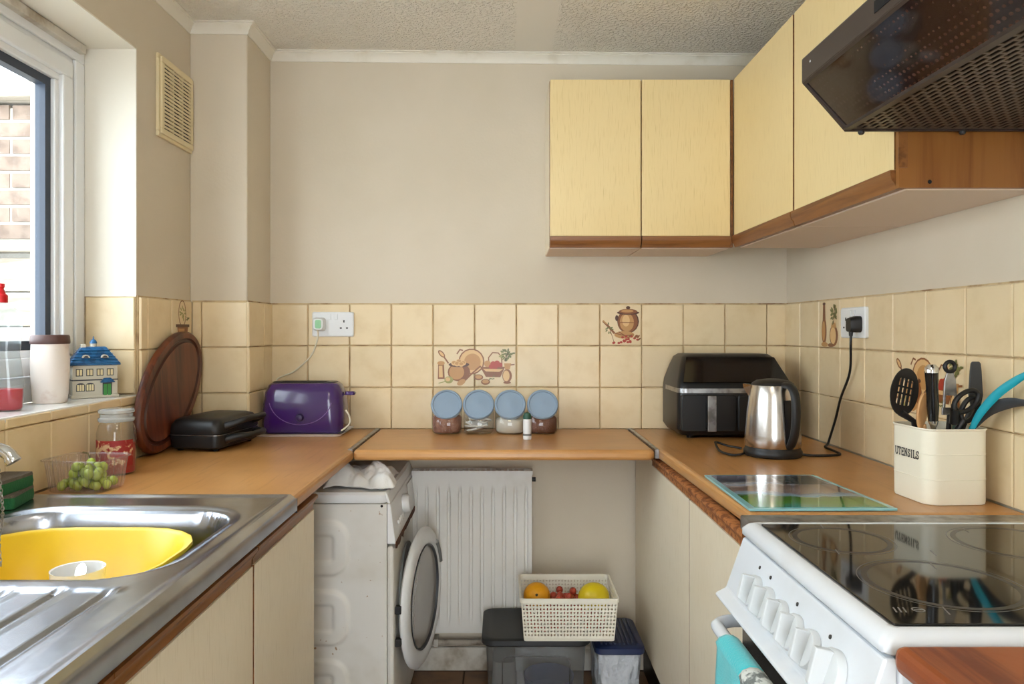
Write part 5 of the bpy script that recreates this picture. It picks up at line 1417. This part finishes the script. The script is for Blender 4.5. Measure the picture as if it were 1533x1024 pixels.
# ------------------------------------------------------------------ cooker hood
hy0, hy1 = .775, 1.372
t = thing('cooker_hood', 'dark brown cooker hood with slotted filter above the cooker', 'cooker hood', (.8, 1.07, 1.59))
Ax, Az, Bz, Cx, Cz = .554, 1.726, 1.680, .635, 1.593
bd = MB().prism([(Ax, Bz), (Ax, Az), (Ax + .03, Az + .012), (XR - .001, Az + .05), (XR - .001, Cz + .030), (Cx + .03, Cz + .030), (Ax + .012, Bz + .004)], hy0, hy1, 'y')
obj('canopy', bd, 'hood', t, bevel=.003)
for (a, b) in ((hy1 - .006, hy1), (hy0, hy0 + .006)):
    obj('end_plate', MB().prism([(Ax + .002, Bz + .001), (Cx + .0, Cz - .002), (XR - .001, Cz - .002), (XR - .001, Cz + .0295), (Cx + .033, Cz + .0295), (Ax + .014, Bz + .003)], a, b, 'y'), 'hood', t)
dv = Vector((Cx - Ax, 0, Cz - Bz)).normalized(); nv_ = Vector((dv.z, 0, -dv.x))
def vis(s, off): 
    p = Vector((Ax, 0, Bz)) + dv * s + nv_ * off; return (p.x, p.z)
Lv = math.hypot(Cx - Ax, Cz - Bz)
obj('visor', MB().prism([vis(.004, -.002), vis(Lv - .002, -.002), vis(Lv - .002, -.006), vis(.004, -.006)], hy0 + .007, hy1 - .012, 'y'), 'visor', t)
mb = MB().prism([vis(.0, .001), vis(.0, -.008), vis(.006, -.008), vis(.006, .001)], hy0 + .0065, hy1 - .0065, 'y')
mb.prism([(Cx - .006, Cz - .001), (Cx + .008, Cz - .001), (Cx + .008, Cz + .010), (Cx - .002, Cz + .010)], hy0 + .0065, hy1 - .0065, 'y')
mb.prism([vis(.006, .001), vis(Lv - .004, .001), vis(Lv - .004, -.007), vis(.006, -.007)], hy1 - .0115, hy1 - .0065, 'y')
obj('visor_frame', mb, 'hood', t)
mb = MB()
cw_, cl_ = .0118, .030
ncol = int((XR - .012 - (Cx + .009)) / cw_)
for i in range(ncol):
    xa = Cx + .009 + cw_ * i; xb = xa + cw_
    y = hy0 + .008 - (cl_ / 2 if i % 2 else 0)
    while y < hy1 - .008 - 1e-6:
        ya, yb = max(y, hy0 + .008), min(y + cl_, hy1 - .008)
        if yb - ya > .012:
            h0, h1, g0, g1 = xa + cw_ * .2, xb - cw_ * .2, ya + .003, yb - .003
            v = [(xa, ya), (xb, ya), (xb, yb), (xa, yb), (h0, g0), (h1, g0), (h1, g1), (h0, g1)]
            mb.add([(p[0], p[1], Cz + .002) for p in v], [(0, 1, 5, 4), (1, 2, 6, 5), (2, 3, 7, 6), (3, 0, 4, 7)])
        else:
            mb.add([(xa, ya, Cz + .002), (xb, ya, Cz + .002), (xb, yb, Cz + .002), (xa, yb, Cz + .002)], [(0, 1, 2, 3)])
        y += cl_
obj('filter_grille', mb, 'mesh_grey', t, solid=.0015)['kind'] = 'stuff'
obj('filter_backing', box(Cx + .034, XR - .013, hy0 + .008, hy1 - .008, Cz + .018, Cz + .020), 'dark', t)
for (x, y) in ((.664, hy1 - .004), (.852, hy1 - .004)):
    obj('fixing_knob', MB().lathe([(.006, 0), (.006, -.003), (.004, -.006), (.001, -.006)], 14, (x, y, Cz - .0022)), 'black', t, smooth=40)
obj('switch_slot', MB().box(Ax - .0012, Ax + .0005, 1.02, 1.10, Bz + .014, Bz + .032).box(Ax - .0020, Ax - .0012, 1.03, 1.045, Bz + .018, Bz + .028).box(Ax - .0020, Ax - .0012, 1.055, 1.07, Bz + .018, Bz + .028), 'dark', t)
obj('screw', MB().lathe([(.003, 0), (.001, .001)], 8, X=Matrix.Translation((Ax - .0003, hy1 - .04, Bz + .028)) @ Matrix.Rotation(R(-90), 4, 'Y')), 'alu', t)

# ------------------------------------------------------------------ vent grille on the window wall
t = thing('vent_grille', 'yellowed louvred vent grille high on wall between window and pillar', 'vent', (XL, 2.29, 1.798), R(90), world=False)
VW, VH = .235, .245
mb = MB()
def fr(mb, w0, h0, w1, h1, y0, y1):
    mb.box(-w0 / 2, w0 / 2, y0, y1, 0 + (VH - h0) / 2, (VH - h1) / 2).box(-w0 / 2, w0 / 2, y0, y1, (VH + h1) / 2, (VH + h0) / 2)
    mb.box(-w0 / 2, -w1 / 2, y0, y1, (VH - h1) / 2, (VH + h1) / 2).box(w1 / 2, w0 / 2, y0, y1, (VH - h1) / 2, (VH + h1) / 2)
fr(mb, VW, VH, VW - .03, VH - .03, -.010, -.0005)
fr(mb, VW - .016, VH - .016, VW - .05, VH - .05, -.017, -.0102)
obj('frame', mb, 'vent', t, bevel=.002)
obj('backing', box(-VW / 2 + .015, VW / 2 - .015, -.004, -.001, .016, VH - .016), 'ink', t)
for x in (-.032, .032): obj('mullion', box(x - .0028, x + .0028, -.0165, -.0045, .025, VH - .025), 'vent', t)
sl = None
for k in range(17):
    if sl is None:
        sl = obj('slat', MB().prism([(-.0165, -.0036), (-.0150, -.0040), (-.0075, .0030), (-.0090, .0034), (-.0150, .0034), (-.0165, .0028)], -VW / 2 + .025, VW / 2 - .025, 'x'), 'vent', t); o = sl
    else:
        o = bpy.data.objects.new('slat', sl.data); COL.objects.link(o); o.parent = t
    o.location = (0, 0, .032 + .0113 * k)
for (x, z) in ((-.105, .012), (.105, .012), (-.105, VH - .012), (.105, VH - .012)):
    obj('screw', MB().lathe([(.0035, 0), (.001, .001)], 8, X=Matrix.Translation((x, -.0101, z)) @ Matrix.Rotation(R(90), 4, 'X')), 'rust', t)
